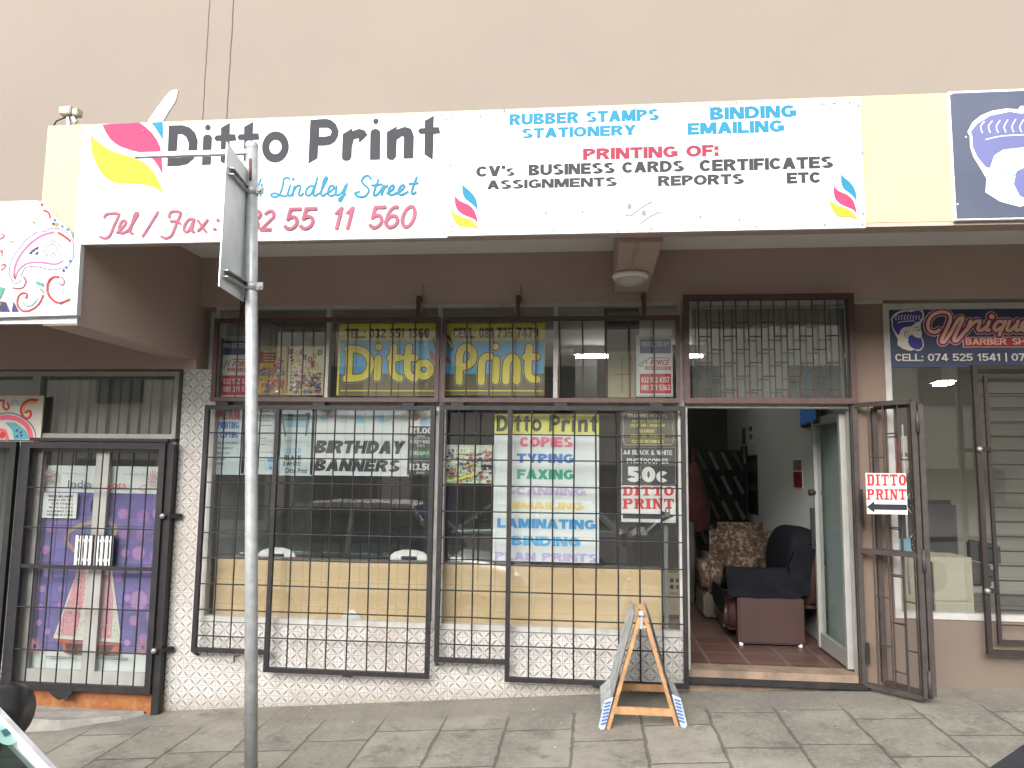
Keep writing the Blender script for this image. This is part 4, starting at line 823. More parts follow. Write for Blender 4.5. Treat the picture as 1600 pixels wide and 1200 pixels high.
for t, c, x0, x1, y0, y1 in (('COPIES', 'd4607a', 812, 895, 682.5, 699), ('TYPING', '2a6cb4', 807.5, 897.5, 708.5, 724), ('FAXING', '2f9a78', 808, 897.5, 733, 749.5), ('SCANNING', 'b5a6c6', 790, 915, 760, 774.5), ('EMAILING', 'dcc076', 799, 912, 783.5, 797), ('LAMINATING', '3f93cc', 777, 931, 809.5, 827.5), ('BINDING', '3f9fd2', 799.5, 907, 837.5, 854), ('PLAN PRINTS', 'ada0cc', 773.5, 934, 862, 878.5)):
    b.text(ink(c), t, (x0, y0), (x1, y1), .055)
for y in (757, 800): b.rect(ink('c3ccd0'), (773, y), (936, y+.8), 'fold_line')
b.done()
b = Board('hours_sign', 'grey brown trading hours sign with yellow times above photocopy price', 'sign', (970, 641), (1056, 697.5), PY, ink('5c564c'))
b.stroke(ink('b0aca0'), [(975, 647), (978, 643.5), (1048, 643.5), (1051, 647), (1053, 655), (1051, 668), (1053, 682), (1051, 691), (1048, 695), (978, 695), (975, 691), (973, 682), (975, 668), (973, 655)], .9, 'border', closed=True, sm=1)
b.text(WH, 'TRADING HOURS', (980, 646.5), (1042.5, 653), .025)
yy = ink('cfc84e')
for t, x0, x1, y0, y1 in (('MONDAY TO FRIDAY', 987.5, 1036, 655, 660.3), ('08:30 AM - 05:00 PM', 985, 1038.5, 662, 667), ('SATURDAY', 999, 1023, 671, 676), ('08:30 AM - 01:00 PM', 985, 1038.5, 678.5, 683.5), ('CLOSED ON SUNDAYS', 987, 1037, 687.3, 692.3)): b.text(yy, t, (x0, y0), (x1, y1), .02)
b.rect(yy, (987, 661), (1036, 661.4), 'lettering'); b.done()
b = Board('photocopy_sign', 'black sign with white 50c photocopies price in right hand window', 'sign', (970.5, 698), (1056, 757.5), PY, ink('2b2c2e'))
b.frame(WH, (970.8, 698.4), (1055.8, 757.2), 1.1); b.text(WH, 'A4 BLACK & WHITE', (974, 703), (1050.5, 711), .025); b.text(WH, 'PHOTOCOPIES', (979.5, 716), (1045, 724.5), .025); b.text(WH, '50c', (980, 729), (1045, 754), .06); b.done()
# slab-serif lettering for the two arrow signs
def slab(b, c, word, TL, BR):
    n = len(word); gap = .12; tot = sum(.62 if ch == 'I' else 1 for ch in word); x = TL[0]; W = BR[0]-TL[0]; H = BR[1]-TL[1]
    unit = W/(tot+gap*(n-1))
    for ch in word:
        w_ = unit*(.62 if ch == 'I' else 1)
        sl_ = (BR[1]-TL[1]-H)
        def P(u, v): return (x+u*w_, TL[1]+v*H)
        def rc(u0, v0, u1, v1): b.rect(c, P(u0, v0), P(u1, v1), 'lettering')
        if ch in 'I': rc(.22, 0, .78, 1); rc(0, 0, 1, .16); rc(0, .84, 1, 1)
        if ch == 'T': rc(.34, 0, .66, 1); rc(0, 0, 1, .2); rc(.2, .84, .8, 1); rc(0, .15, .13, .36); rc(.87, .15, 1, .36)
        if ch == 'D': rc(.08, 0, .38, 1); rc(0, 0, .5, .15); rc(0, .85, .5, 1); b.poly(c, [P(*p) for p in ((.3, 0), (.72, 0), (.92, .12), (1, .35), (1, .65), (.92, .88), (.72, 1), (.3, 1))], [[P(*p) for p in ((.42, .17), (.58, .17), (.68, .3), (.68, .7), (.58, .83), (.42, .83))]], 'lettering')
        if ch == 'O': b.poly(c, [P(.5+.5*math.cos(a*math.pi/10), .5+.5*math.sin(a*math.pi/10)*(1.0)) for a in range(20)], [[P(.5+.18*math.cos(a*math.pi/10), .5+.32*math.sin(a*math.pi/10)) for a in range(20)]], 'lettering')
        if ch in 'PR':
            rc(.1, 0, .4, 1); rc(0, 0, .5, .15); rc(0, .85, .52, 1)
            b.poly(c, [P(*p) for p in ((.3, 0), (.75, 0), (.95, .1), (1, .28), (.95, .46), (.75, .57), (.3, .57))], [[P(*p) for p in ((.44, .16), (.62, .16), (.68, .28), (.62, .41), (.44, .41))]], 'lettering')
            if ch == 'R': b.poly(c, [P(*p) for p in ((.5, .5), (.8, .5), (.92, .85), (1.04, .85), (1.04, 1), (.72, 1))], part='lettering')
        if ch == 'N': rc(.06, 0, .30, 1); rc(.70, 0, .94, 1); rc(-.03, 0, .34, .15); rc(-.03, .86, .38, 1); rc(.58, 0, 1.03, .15); b.poly(c, [P(*p) for p in ((.08, 0), (.38, 0), (.94, 1), (.64, 1))], part='lettering')
        x += w_+unit*gap
RED = ink('bf2a2e')
b = Board('arrow_sign', 'white shop name sign with red slab letters, arrow pointing right, in window', 'sign', (970.5, 758.2), (1056, 817), PY, WH, group='red lettered arrow signs')
slab(b, RED, 'DITTO', (973, 760), (1053, 774.5)); b.sub = 'b'; slab(b, RED, 'PRINT', (973, 779), (1053, 795)); b.rect(INKB, (973, 802), (1036, 811), 'arrow'); b.poly(INKB, [(1034, 798), (1053, 806.5), (1034, 815.5)], part='arrow'); b.done()

# barber window banner
b = Board('barber_banner', 'blue barber shop banner with bearded head and red script lettering across window top', 'banner', (1386, 473.5), (1640, 573), .012, mat('navy_gloss_print', (.022, .035, .09), .35, var=.5, scale=2.5), .008)
BW = ink('c9c3b8'); BV = ink('3b3a80'); BR_ = ink('a8343c'); BP = ink('d9b7a4')
z4 = lambda p: Z(p, 1300, 440, 16/3)
head(b, z4, BW, BV, 1.15)
UN = [[(890, 405), (850, 425), (805, 405), (795, 350), (830, 285), (900, 255), (965, 268), (982, 315), (950, 400), (915, 470), (908, 505), (935, 500), (990, 420), (1050, 315), (1085, 310), (1060, 370), (1010, 480), (1035, 495), (1085, 440), (1120, 395)], [(1150, 330), (1118, 412)], [(1125, 395), (1185, 338), (1230, 335), (1208, 400), (1240, 408), (1275, 380)], [(1305, 335), (1276, 405), (1305, 405)], [(1425, 342), (1380, 335), (1345, 380), (1358, 412), (1400, 385)], [(1440, 330), (1388, 445)], [(1475, 332), (1450, 400), (1478, 412), (1525, 365)], [(1545, 330), (1522, 405), (1550, 405)], [(1565, 395), (1620, 360), (1605, 332), (1570, 370), (1585, 412), (1650, 395)]]
b.rect(BW, z4([(1085, 462)])[0], z4([(1745, 548)])[0], 'lettering_backing')
for c, w_ in ((BW, 12.5), (BR_, 10.6), (BV, 8.6), (BR_, 7.0)):
    for s_ in UN: b.stroke(c, z4(s_), w_, 'lettering_backing')
    b.disc(c, z4([(1325, 295)])[0], w_/2+2.2, 'lettering_backing')
b.rect(BR_, z4([(1091, 468)])[0], z4([(1740, 542)])[0], 'lettering_backing')
for s_ in UN: b.stroke(BP, z4(s_), 4.6, 'script_lettering')
b.disc(BP, z4([(1325, 295)])[0], 3.6, 'script_lettering')
b.text(BP, 'BARBER', z4([(1105, 476)])[0], z4([(1450, 527)])[0], .025); b.text(BP, 'SHOP', z4([(1490, 474)])[0], z4([(1725, 526)])[0], .025); b.text(BW, 'CELL: 074 525 1541 | 07', z4([(520, 604)])[0], z4([(1602, 662)])[0], .02); b.done()

# India poster behind the neighbouring doors
b = Board('fashion_poster', 'tall purple fashion poster of dancer in white and pink skirt behind double doors', 'poster', (68, 727), (262, 1058), .05, mat('pale_poster_paper', (.60, .64, .62), .6, var=.03))
zd = lambda p: [(a/2.856, 780+c/2.856) for a, c in p]
PUR = mat('purple_print', (.125, .10, .31), .55, var=.35, scale=4); PK2 = ink('a05ab4'); PK3 = ink('c078b8')
b.poly(PUR, [(72, 768), (256, 772), (244, 1022), (52, 1017)], part='printed_picture')
rd = random.Random(9)
for i, (x, y, r) in enumerate([(205, 45, 18), (300, 160, 26), (205, 225, 24), (225, 130, 22), (210, 330, 18), (290, 290, 18), (190, 400, 18), (275, 400, 18), (180, 480, 16), (270, 470, 16), (175, 550, 16), (640, 75, 34), (550, 65, 28), (630, 160, 26), (700, 60, 24), (555, 160, 24), (620, 240, 36), (690, 250, 24), (560, 240, 22), (660, 320, 30), (620, 450, 50), (680, 520, 30), (600, 540, 26), (530, 350, 22), (570, 440, 20), (690, 420, 24), (215, 590, 16), (640, 620, 22), (570, 640, 18)]):
    for q, c_ in ((1.12, '6c5499'), (1.0, '80609f'), (.82, '9069a6' if i % 2 else 'a078a9')): b.disc(ink(c_), zd([(x, y)])[0], r/2.856*q, 'printed_picture', 18)
SK = ink('a08474'); TEA = ink('1f6f86'); 
b.stroke(SK, zd([(420, 100), (330, 130), (300, 180), (345, 240)]), 6.5, 'printed_picture'); b.stroke(SK, zd([(470, 95), (515, 120), (512, 165), (490, 205)]), 6, 'printed_picture')
b.disc(ink('2a1c18'), zd([(440, 30)])[0], 13, 'printed_picture', ry=18); b.disc(SK, zd([(440, 45)])[0], 9, 'printed_picture', ry=12)
b.poly(TEA, zd([(400, 130), (500, 130), (500, 200), (525, 285), (345, 285), (385, 200)]), part='printed_picture')
b.poly(ink('c9c9bd'), zd([(360, 290), (500, 290), (520, 450), (545, 640), (240, 620), (300, 450)]), part='printed_picture')
b.poly(ink('c98d97'), zd([(352, 305), (385, 305), (380, 440), (340, 612), (255, 605), (300, 470)]), part='printed_picture'); b.poly(ink('c9949c'), zd([(455, 310), (490, 310), (510, 440), (500, 620), (445, 620)]), part='printed_picture')
for i in range(420):
    y = rd.uniform(310, 612); f = (y-300)/320; x = rd.uniform(352-95*f, 492+45*f); u_ = (x-352+95*f)/(140+140*f)
    pinkish = .12 < u_ < .42 or .68 < u_ < .86
    b.disc(ink(('d9a9ae', 'b8405e', 'd8cdbc')[i % 3] if pinkish else ('8f928a', 'd8d8cc', 'a9a297')[i % 3]), zd([(x, y)])[0], rd.uniform(.5, 1.3), 'printed_picture', 5)
b.poly(ink('a8553f'), zd([(235, 612), (340, 628), (545, 640), (540, 690), (420, 680), (300, 682), (290, 640)]), part='printed_picture'); b.poly(ink('4a1d1c'), zd([(305, 640), (520, 650), (500, 690), (310, 684)]), part='printed_picture')
ROS = ink('8f6e70')
for c_ in ((82, 745), (243, 748), (60, 1008), (228, 1010)):
    for i in range(16):
        a = i*.393; b.stroke(ROS, [(c_[0]+3*math.cos(a), c_[1]+4*math.sin(a)), (c_[0]+11*math.cos(a+.35), c_[1]+13*math.sin(a+.35))], 1.4, 'rosette', caps=False)
b.stroke(ink('a8524c'), Z([(1170, 990), (1120, 1000), (1120, 1030), (1150, 1030), (1170, 990)], 0, 560, 5), 1.2, 'rosette')
b.text(ink('44405a'), 'India', (112, 750), (148, 762), .0); b.text(ink('9a3038'), 'Roots', (161, 751), (201.5, 763.5), .0); b.text(ink('55555c'), 'Tel : 032 551 2003', (197, 739.5), (232, 743), .0); b.text(ink('55555c'), 'Indian ethnic wear', (103, 738), (138, 740.5), .0)
for y in (1024, 1026.5): b.rect(ink('5f6266'), (77, y), (126, y+.9), 'lettering'); b.rect(ink('5f6266'), (151, y+1), (205, y+1.9), 'lettering')
b.done()
b = Board('sale_notice', 'white typed clearance sale notice taped over purple poster', 'poster', (68.5, 769.5), (118.5, 810), .016, mat('notice_paper', (.72, .72, .72), .6, var=.03), .002, step=.0001)
for i, t in enumerate(('WHITE MELAMINE', 'BOARDS / OFF CUTS', '* SHOP FITTINGS', 'WITH GLASS', 'CLEARANCE SALE', 'ENQUIRE IN STORE')): b.text(INKB, t, (76-(2 if i > 3 else 0), 773.5+i*5.8), (114, 777.6+i*5.8), .03)
b.done()

# ================================================================== GRILLES AND GATES
def rect_frame(mb, x0, x1, z0, z1, t, y, d=None):
    d = d or t
    mb.box(x0-t/2, x0+t/2, y-d/2, y+d/2, z0-t/2, z1+t/2); mb.box(x1-t/2, x1+t/2, y-d/2, y+d/2, z0-t/2, z1+t/2)
    mb.box(x0+t/2, x1-t/2, y-d/2+.001, y+d/2-.001, z0-t/2, z0+t/2); mb.box(x0+t/2, x1-t/2, y-d/2+.001, y+d/2-.001, z1-t/2, z1+t/2)
GYY = -.10
def stepped_grille(label, x0, xs, x1, zb0, zb1, zt, n0, n1, lock):
    t = thing('window_grille', ((x0+x1)/2, GYY, zb1), label, 'security grille', 'barred grilles on the print shop windows')
    mb = MB(); T = .034
    for a, b_, zb in ((x0, xs, zb0), (xs, x1, zb1)):
        mb.box(a+T/2, b_-T/2, GYY-T/2+.001, GYY+T/2-.001, zb-T/2, zb+T/2)
    mb.box(x0+T/2, x1-T/2, GYY-T/2+.001, GYY+T/2-.001, zt-T/2, zt+T/2)
    for x, zb in ((x0, zb0), (xs, zb1), (x1, zb1)): mb.box(x-T/2, x+T/2, GYY-T/2, GYY+T/2, zb-T/2, zt+T/2)
    mb.build('frame', M_BLACK, t)
    mb = MB()
    j = lambda: random.uniform(-.006, .006)
    for a, b_, zb, n in ((x0, xs, zb0, n0), (xs, x1, zb1, n1)):
        for i in range(1, n): 
            x = a+(b_-a)*i/n; mb.tube([(x+j(), GYY, zb), (x+j(), GYY-.004+j()*.5, (zb+zt)/2), (x+j(), GYY, zt)], .0062, 6, False)
        z = zt-.205
        while z > zb+.05:
            mb.tube([(a, GYY-.009, z), ((a+b_)/2, GYY-.009, z+j()*.6), (b_, GYY-.009, z+j()*.3)], .0058, 6, False); z -= .1975
    mb.build('bars', M_BLACK, t)
    mb = MB()
    for x in (x0+.12, (x0+x1)/2, x1-.2): mb.box(x-.05, x+.05, GYY-.01, -.012, zt+.018, zt+.042)
    mb.bar((x0, GYY, zb0-.02), (x0-.02, -.0, zb0-.06), .02); mb.bar(((xs+x1)/2, GYY, zb1-.017), ((xs+x1)/2, 0, zb1-.04), .05, .025)
    mb.build('hanger_bracket', M_BLACK, t)
    if lock:
        mb = MB(); mb.box(lock[0]-.022, lock[0]+.022, GYY-.055, GYY-.03, lock[1], lock[1]+.05); mb.tube([(lock[0]-.014, GYY-.042, lock[1]+.05), (lock[0]-.012, GYY-.042, lock[1]+.085), (lock[0]+.012, GYY-.042, lock[1]+.085), (lock[0]+.014, GYY-.042, lock[1]+.05)], .005, 6)
        one(mb, 'padlock', mat('brass', (.22, .15, .05), .4, .8, var=.2), 'small brass padlock hanging on grille by arrow sign', 'padlock')
stepped_grille('black barred grille with stepped bottom over window behind galvanised pole', -3.086, -2.495, -1.235, .187, .058, 2.082, 4, 8, None)
stepped_grille('black barred grille with stepped bottom over window beside door', -1.165, -.628, .685, .182, .060, 2.085, 4, 8, None)
xl, zl = U(1043, 800, GYY-.05)
mb = MB(); mb.box(xl-.019, xl+.019, GYY-.055, GYY-.035, zl-.035, zl); mb.tube([(xl-.013, GYY-.045, zl), (xl-.012, GYY-.045, zl+.025), (xl, GYY-.045, zl+.036), (xl+.012, GYY-.045, zl+.025), (xl+.013, GYY-.045, zl)], .0045, 6)
one(mb, 'padlock', mat('dull_brass', (.07, .055, .035), .5, .4, var=.2), 'small brass padlock hanging on barred grille in front of window arrow', 'padlock')
def upper_grille(label, x0, x1, z0, z1, n, m, posts):
    t = thing('window_grille', ((x0+x1)/2, -.08, z0), label, 'security grille', 'barred grilles on the print shop windows')
    mb = MB(); rect_frame(mb, x0, x1, z0, z1, .034, -.08)
    for x in posts: mb.box(x-.016, x+.016, -.09, -.07, z1+.017, z1+.19); mb.box(x-.016, x+.016, -.07, 0, z1+.16, z1+.19)
    mb.build('frame', m, t); mb = MB()
    for i in range(1, n): x = x0+(x1-x0)*i/n; mb.tube([(x, -.08, z0), (x+.004, -.082, (z0+z1)/2), (x-.002, -.08, z1)], .0062, 6, False)
    mb.build('bars', m, t)
upper_grille('long red brown grille in front of upper window, left of centre', -3.056, -1.215, 2.148, 2.795, 10, M_REDOX, (-2.85, -1.38))
upper_grille('long red brown grille in front of upper window with tube light', -1.165, .655, 2.148, 2.79, 10, M_REDOX, (-.58, .40))
def brick_bars(mb, P, u0, u1, z0, z1, n, pitch, ph, r=.0058):
    for i in range(1, n): u = u0+(u1-u0)*i/n; mb.tube([P(u, z0), P(u, z1)], r, 6, False)
    for i in range(n):
        a, b_ = u0+(u1-u0)*i/n, u0+(u1-u0)*(i+1)/n
        if i == 0 or i == n-1: continue
        z = z1-ph-(pitch/2 if i % 2 else 0)
        while z > z0+.04: mb.tube([P(a, z), P(b_, z+random.uniform(-.004, .004))], r*.9, 6, False); z -= pitch
t = thing('door_grille', (1.33, -.06, 2.13), 'dark red grille with brick pattern bars above the open doorway', 'security grille')
mb = MB(); rect_frame(mb, .722, 1.945, 2.15, 2.948, .042, -.06); mb.build('frame', M_REDOX, t)
mb = MB(); brick_bars(mb, lambda u, z: (u, -.06, z), .722, 1.945, 2.15, 2.948, 13, .205, .20); mb.build('bars', M_REDOX, t)
# folded concertina gate
t = thing('folding_gate', (2.1, -.2, .1), 'brown folding security gate swung open beside doorway', 'gate')
A0, A1, A2 = (1.945, -.05), (2.235, -.37), (2.085, -.055)
def leaf(p, q, zt, zb, n, first):
    P = lambda u, z: (p[0]+(q[0]-p[0])*u, p[1]+(q[1]-p[1])*u, z)
    mb = MB(); w_ = .036
    for u in (0, 1): mb.bar(P(u, zb), P(u, zt), w_)
    for z in (zb, zt, zb+(zt-zb)*.47): mb.bar(P(.02, z), P(.98, z), w_*.9)
    brick_bars(mb, P, 0, 1, zb, zt, n, .33, .22)
    return mb.build('gate_leaf', M_GATE, t)
leaf(A0, A1, 2.12, .115, 4, True); leaf((A1[0]+.045, A1[1]-.005), A2, 2.10, .135, 4, False)
mb = MB(); mb.tube([(A1[0]+.022, A1[1]-.02, .12), (A1[0]+.022, A1[1]-.02, .3)], .014, 8); mb.tube([(A1[0]+.022, A1[1]-.02, 1.9), (A1[0]+.022, A1[1]-.02, 2.05)], .014, 8); mb.tube([(A1[0]+.022, A1[1]-.02, .95), (A1[0]+.022, A1[1]-.02, 1.1)], .014, 8); mb.build('hinge', M_GATE, t)
mb = MB(); mb.box(1.955, 1.985, -.075, -.03, .26, .40); mb.box(1.955, 1.98, -.075, -.03, 1.25, 1.5); mb.build('lock_box', M_BLACK, t)
mb = MB(); mb.box(.70, 1.985, -.075, -.03, .075, .112); one(mb, 'gate_track', M_BLACK, 'black steel gate track running along the door step', 'track')
mb = MB(); mb.bar((1.945, -.03, -.02+g(1.945)), (1.945, -.03, 2.95), .05, .04); one(mb, 'gate_post', M_GATE, 'brown steel post carrying gate at right of doorway', 'post')
# arrow sign on the gate
ysg = -.30
b = Board('arrow_sign', 'white shop name sign with red slab letters, arrow pointing left, on gate', 'sign', (1352.5, 739), (1418.5, 804), ysg-.12, WH, group='red lettered arrow signs')
slab(b, RED, 'DITTO', (1354, 741), (1416, 759)); b.sub = 'b'; slab(b, RED, 'PRINT', (1354, 764), (1416, 781)); b.rect(INKB, (1364, 787.5), (1417, 797), 'arrow'); b.poly(INKB, [(1366, 782.5), (1354, 792), (1366, 801)], part='arrow'); b.done()
# gate grille over neighbouring double door
t = thing('door_gate', (-4.0, -.1, -.15), 'black barred gate closed over glass double doors with purple poster', 'gate')
mb = MB(); rect_frame(mb, -4.61, -3.44, -.135, 1.765, .05, -.10, .04); mb.box(-4.585, -3.465, -.115, -.085, .775, .805)
mb.prism([(-4.28, -.158), (-4.05, -.158), (-4.10, -.215), (-4.17, -.235), (-4.22, -.21)], -.115, -.09); mb.build('frame', M_BLACK, t)
mb = MB()
for i in range(1, 9): x = -4.61+1.17*i/9; mb.tube([(x, -.10, -.11), (x+.004, -.10, 1.74)], .0062, 6, False)
for z in (1.42, 1.10, .47, .14): mb.tube([(-4.59, -.108, z), (-3.46, -.108, z)], .006, 6, False)
mb.build('bars', M_BLACK, t)
mb = MB(); mb.bar((-3.385, -.07, -.33), (-3.385, -.07, 1.78), .06, .05); mb.bar((-4.655, -.07, -.2), (-4.655, -.07, 1.79), .07, .05); mb.box(-4.62, -3.415, -.09, -.05, 1.80, 1.825); mb.build('gate_post', M_BLACK, t)
for z in (1.21, .17):
    mb = MB(); mb.lathe((-3.40, -.125, z), [(0, -.016), (.018, -.014), (.023, 0), (.018, .014), (0, .016)], 14, 'y'); mb.cur = 1; mb.bar((-3.37, -.09, z), (-3.30, -.02, z), .04, .03); 
    one(mb, 'padlock', [mat('worn_steel', (.26, .26, .255), .35, .5), M_BLACK], 'round steel padlock on gate post, ' + ('at head height beside purple poster' if z > 1 else 'low down near tiled pier'), 'padlock', 'round padlocks on the black gate')
t = thing('door_gate', (-5.1, -.1, -.1), 'black barred gate over neighbouring window at photo left edge', 'gate')
mb = MB(); rect_frame(mb, -6.2, -4.735, -.10, 1.765, .05, -.10, .04); mb.box(-6.17, -4.76, -.115, -.085, .78, .81); mb.build('frame', M_BLACK, t)
mb = MB(); brick_bars(mb, lambda u, z: (u, -.10, z), -6.2, -4.735, -.08, 1.74, 10, .36, .3); mb.build('bars', M_BLACK, t)
# barber grille
M_GRL = mat('dark_brown_steel_paint', (.028, .021, .020), .5, var=.2, spec=.3)
t = thing('window_grille', (3.3, -.1, .38), 'dark double framed grille with level bars over barber shop window', 'security grille')
mb = MB(); rect_frame(mb, 2.785, 4.2, .375, 2.40, .034, -.10); rect_frame(mb, 2.872, 4.1, .445, 2.33, .024, -.07); mb.build('frame', M_GRL, t)
mb = MB(); z = .56
while z < 2.3: mb.tube([(2.872, -.07, z), (4.1, -.07, z)], .0058, 6, False); z += .103
mb.tube([(3.30, -.08, .45), (3.30, -.08, 2.33)], .005, 6, False); mb.build('bars', M_GRL, t)
for z in (1.80, .80):
    mb = MB(); mb.lathe((2.78, -.13, z), [(0, -.016), (.017, -.014), (.021, 0), (.017, .014), (0, .016)], 14, 'y'); mb.cur = 1; mb.bar((2.80, -.115, z), (2.87, -.08, z), .03, .03)
    one(mb, 'padlock', [mat('worn_steel', (.26, .26, .255), .35, .5), M_GRL], 'round padlock on barber grille edge, ' + ('upper of two' if z > 1 else 'lower of two'), 'padlock', 'padlocks on the barber grille')

# ================================================================== CANOPY FITTINGS
p = UZ(985, 428, 3.0)
t = thing('bulkhead_light', (p.x, p.y, 2.9), 'round white bulkhead light fixed under brown canopy beam', 'lamp')
MB().lathe((p.x, p.y, 2.995), [(0, 0), (.125, 0), (.13, -.015), (.12, -.032), (.108, -.036)], 28).build('base_ring', M_PLASTW, t)
MB().lathe((p.x, p.y, 2.995), [(.108, -.034), (.098, -.056), (.06, -.074), (0, -.08)], 28).build('lens', mat('dusty_lens', (.48, .44, .36), .3, var=.1), t)
MB().tube([(p.x, -1.37, 2.994), (p.x+.006, -1.1, 2.992), (p.x, p.y, 2.99)], .007, 6).build('cable', M_BROWN, t)
xx, zz = U(108, 194, -1.46)
t = thing('floodlight', (xx, -1.46, zz), 'small weathered floodlight clamped on canopy top corner', 'lamp')
MB().box(xx-.055, xx+.03, -1.50, -1.42, zz+.055, zz+.11).build('housing', mat('aged_white_metal', (.36, .34, .28), .6, var=.4, scale=30), t, bevel=.006)
MB().box(xx+.03, xx+.075, -1.49, -1.43, zz+.05, zz+.10).build('shade', mat('aged_white_metal', (.36, .34, .28), .6), t, bevel=.006)
mb = MB(); mb.bar((xx, -1.46, zz-.01), (xx-.01, -1.46, zz+.06), .02); mb.bar((xx+.05, -1.46, zz+.01), (xx+.02, -1.46, zz+.055), .022); mb.build('bracket', M_GALV, t)
MB().tube([(xx-.12, -1.45, zz-.01), (xx-.10, -1.45, zz+.03), (xx-.06, -1.45, zz+.045), (xx-.03, -1.45, zz+.06)], .005, 6).build('cable', M_BLACK, t)
for px, py in ((655, 470), (808, 470)):
    x, z = U(px, py, -.03); 
    mb = MB(); mb.box(x-.02, x+.02, -.02, 0, z-.1, z+.14); one(mb, 'conduit', M_BROWN, 'short brown painted conduit on wall above ' + ('first banner sheet' if px < 700 else 'second banner sheet'), 'pipe', 'conduits above the windows')

# ================================================================== STREET SIGN POLE
t = thing('sign_pole', (-1.69, -2.1, g(-1.69, -2.1)), 'galvanised steel street pole with back of road sign and bare arm', 'street sign')
pb, pt = Vector((-1.683, -2.1, g(-1.69, -2.1)-.05)), Vector((-1.872, -2.1, 3.375))
def onp(z): f = (z-pb.z)/(pt.z-pb.z); return pb+(pt-pb)*f
MB().tube([pb, onp(1.2), onp(2.5), pt], .0325, 20).build('post', M_GALV, t)
mb = MB(); mb.lathe(pt, [(.034, -.02), (.036, 0), (.030, .012), (0, .016)], 20); mb.build('post_cap', M_GALV, t)
mb = MB(); c = onp(3.27); mb.tube([c+Vector((.005, -.0335, .01)), c+Vector((.012, -.0325, -.11))], .008, 6); mb.build('rust_patch', M_RUST, t)
xe, ze = U(350, 300, -2.42)
pl0 = Vector((xe, -2.42, 0)); z_t, z_b = U(350, 222, -2.42)[1], U(351, 447, -2.42)[1]
pr = onp(2.8) + Vector((-.045, .03, 0))
mb = MB(); d = Vector((pr.x-pl0.x, pr.y-pl0.y, 0)); nrm = Vector((-d.y, d.x, 0)).normalized()*.003
q = [Vector((pl0.x, pl0.y, z_b)), Vector((pr.x, pr.y, z_b)), Vector((pr.x, pr.y, z_t-.03)), Vector((pl0.x, pl0.y, z_t))]
mb.add([a-nrm for a in q]+[a+nrm for a in q], [(0, 1, 2, 3), (7, 6, 5, 4), (0, 4, 5, 1), (1, 5, 6, 2), (2, 6, 7, 3), (3, 7, 4, 0)]); mb.build('sign_plate', mat('grey_plate_back', (.70, .74, .73), .45, .2, var=.06, scale=3, dirt=(.5, .5, .48), dscale=5, damt=.5), t)
for zc_ in (z_t-.14, z_b+.075):
    c = onp(zc_); rt = Vector((d.y, -d.x, 0)).normalized()
    s0 = Vector((pl0.x, pl0.y, zc_))+d.normalized()*.03+rt*.018; s1 = Vector((c.x-.02, c.y-.01, zc_-.0))
    mb = MB(); mb.bar(s0+Vector((0, 0, .016)), s1+Vector((0, 0, .016)), .028, .005); mb.bar(s0-Vector((0, 0, .016)), s1-Vector((0, 0, .016)), .028, .005); mb.bar(s0-rt*.012, s1-rt*.012, .004, .03); mb.build('channel_bracket', M_GALV, t)
    mb = MB(); mb.lathe((c.x, c.y, zc_), [(.034, -.022), (.0375, -.022), (.0375, .022), (.034, .022)], 20); mb.bar((c.x+.03, c.y-.01, zc_), (c.x+.068, c.y-.012, zc_), .012, .04); mb.tube([(c.x+.054, c.y-.03, zc_), (c.x+.054, c.y+.012, zc_)], .011, 8); mb.build('clamp', M_GALV, t)
a0 = onp(3.335)+Vector((-.02, .0, 0)); xa, za_ = U(213, 243, -1.9)
a1 = Vector((xa, -1.9, a0.z))
xa2 = UZ(213, 243, a0.z); a1 = Vector(xa2)
mb = MB(); mb.bar(a0+Vector((0, 0, .0)), a1, .004, .034); mb.bar(a0+Vector((0, -.014, -.017)), a1+Vector((0, -.014, -.017)), .03, .004); mb.build('arm', M_GALV, t)

# ================================================================== A-FRAME
t = thing('sandwich_board', (.33, -.5, g(.33, -.5)), 'folding wooden sandwich board standing on pavement by door', 'sandwich board')
yf, yb = -.73, -.22; xl_, xr_ = .105, .548; ap = U(1000, 957, -.73); apx = .33; apz = ap[1]
gl_, gr_ = g(xl_, yf), g(xr_, yf)
for y in (yf, yb):
    for xf, gz in ((xl_, g(xl_, y)), (xr_, g(xr_, y))):
        MB().bar((xf, y, gz+.0), (apx+(.018 if xf > apx else -.018), y, apz-.03), .024, .044, up=(0, 1, 0)).build('leg', M_WOOD, t)
for y, zc_ in ((yf-.0, .085), (yb, .085)):
    za_ = g(.33, y)+zc_+.02; MB().bar((xl_+.03, y-.014, za_), (xr_-.03, y-.014, za_-.0), .02, .046).build('crossbar', M_WOOD, t)
mb = MB(); mb.bar((apx-.014, yf-.016, apz-.015), (apx-.014, yf-.012, apz+.01), .018, .05); mb.lathe((apx, yf-.03, apz-.01), [(0, -.006), (.012, -.004), (.012, .01)], 10, 'y'); mb.lathe((apx+.015, yf-.03, apz-.09), [(0, -.006), (.01, -.004), (.01, .01)], 10, 'y'); mb.bar((apx-.01, yf-.024, apz-.1), (apx+.002, yf-.024, apz+.015), .02, .004, up=(0, 1, 0)); mb.build('hinge', M_GALV, t)
PANEL = mat('weathered_poster_print', (.40, .41, .40), .6, var=.4, scale=14, dirt=(.08, .16, .22), dscale=9, damt=.85)
STRIPE = mat('blue_striped_print', (.36, .41, .48), .5, var=.05)
BLUEP = ink('4a6f9c', .8)
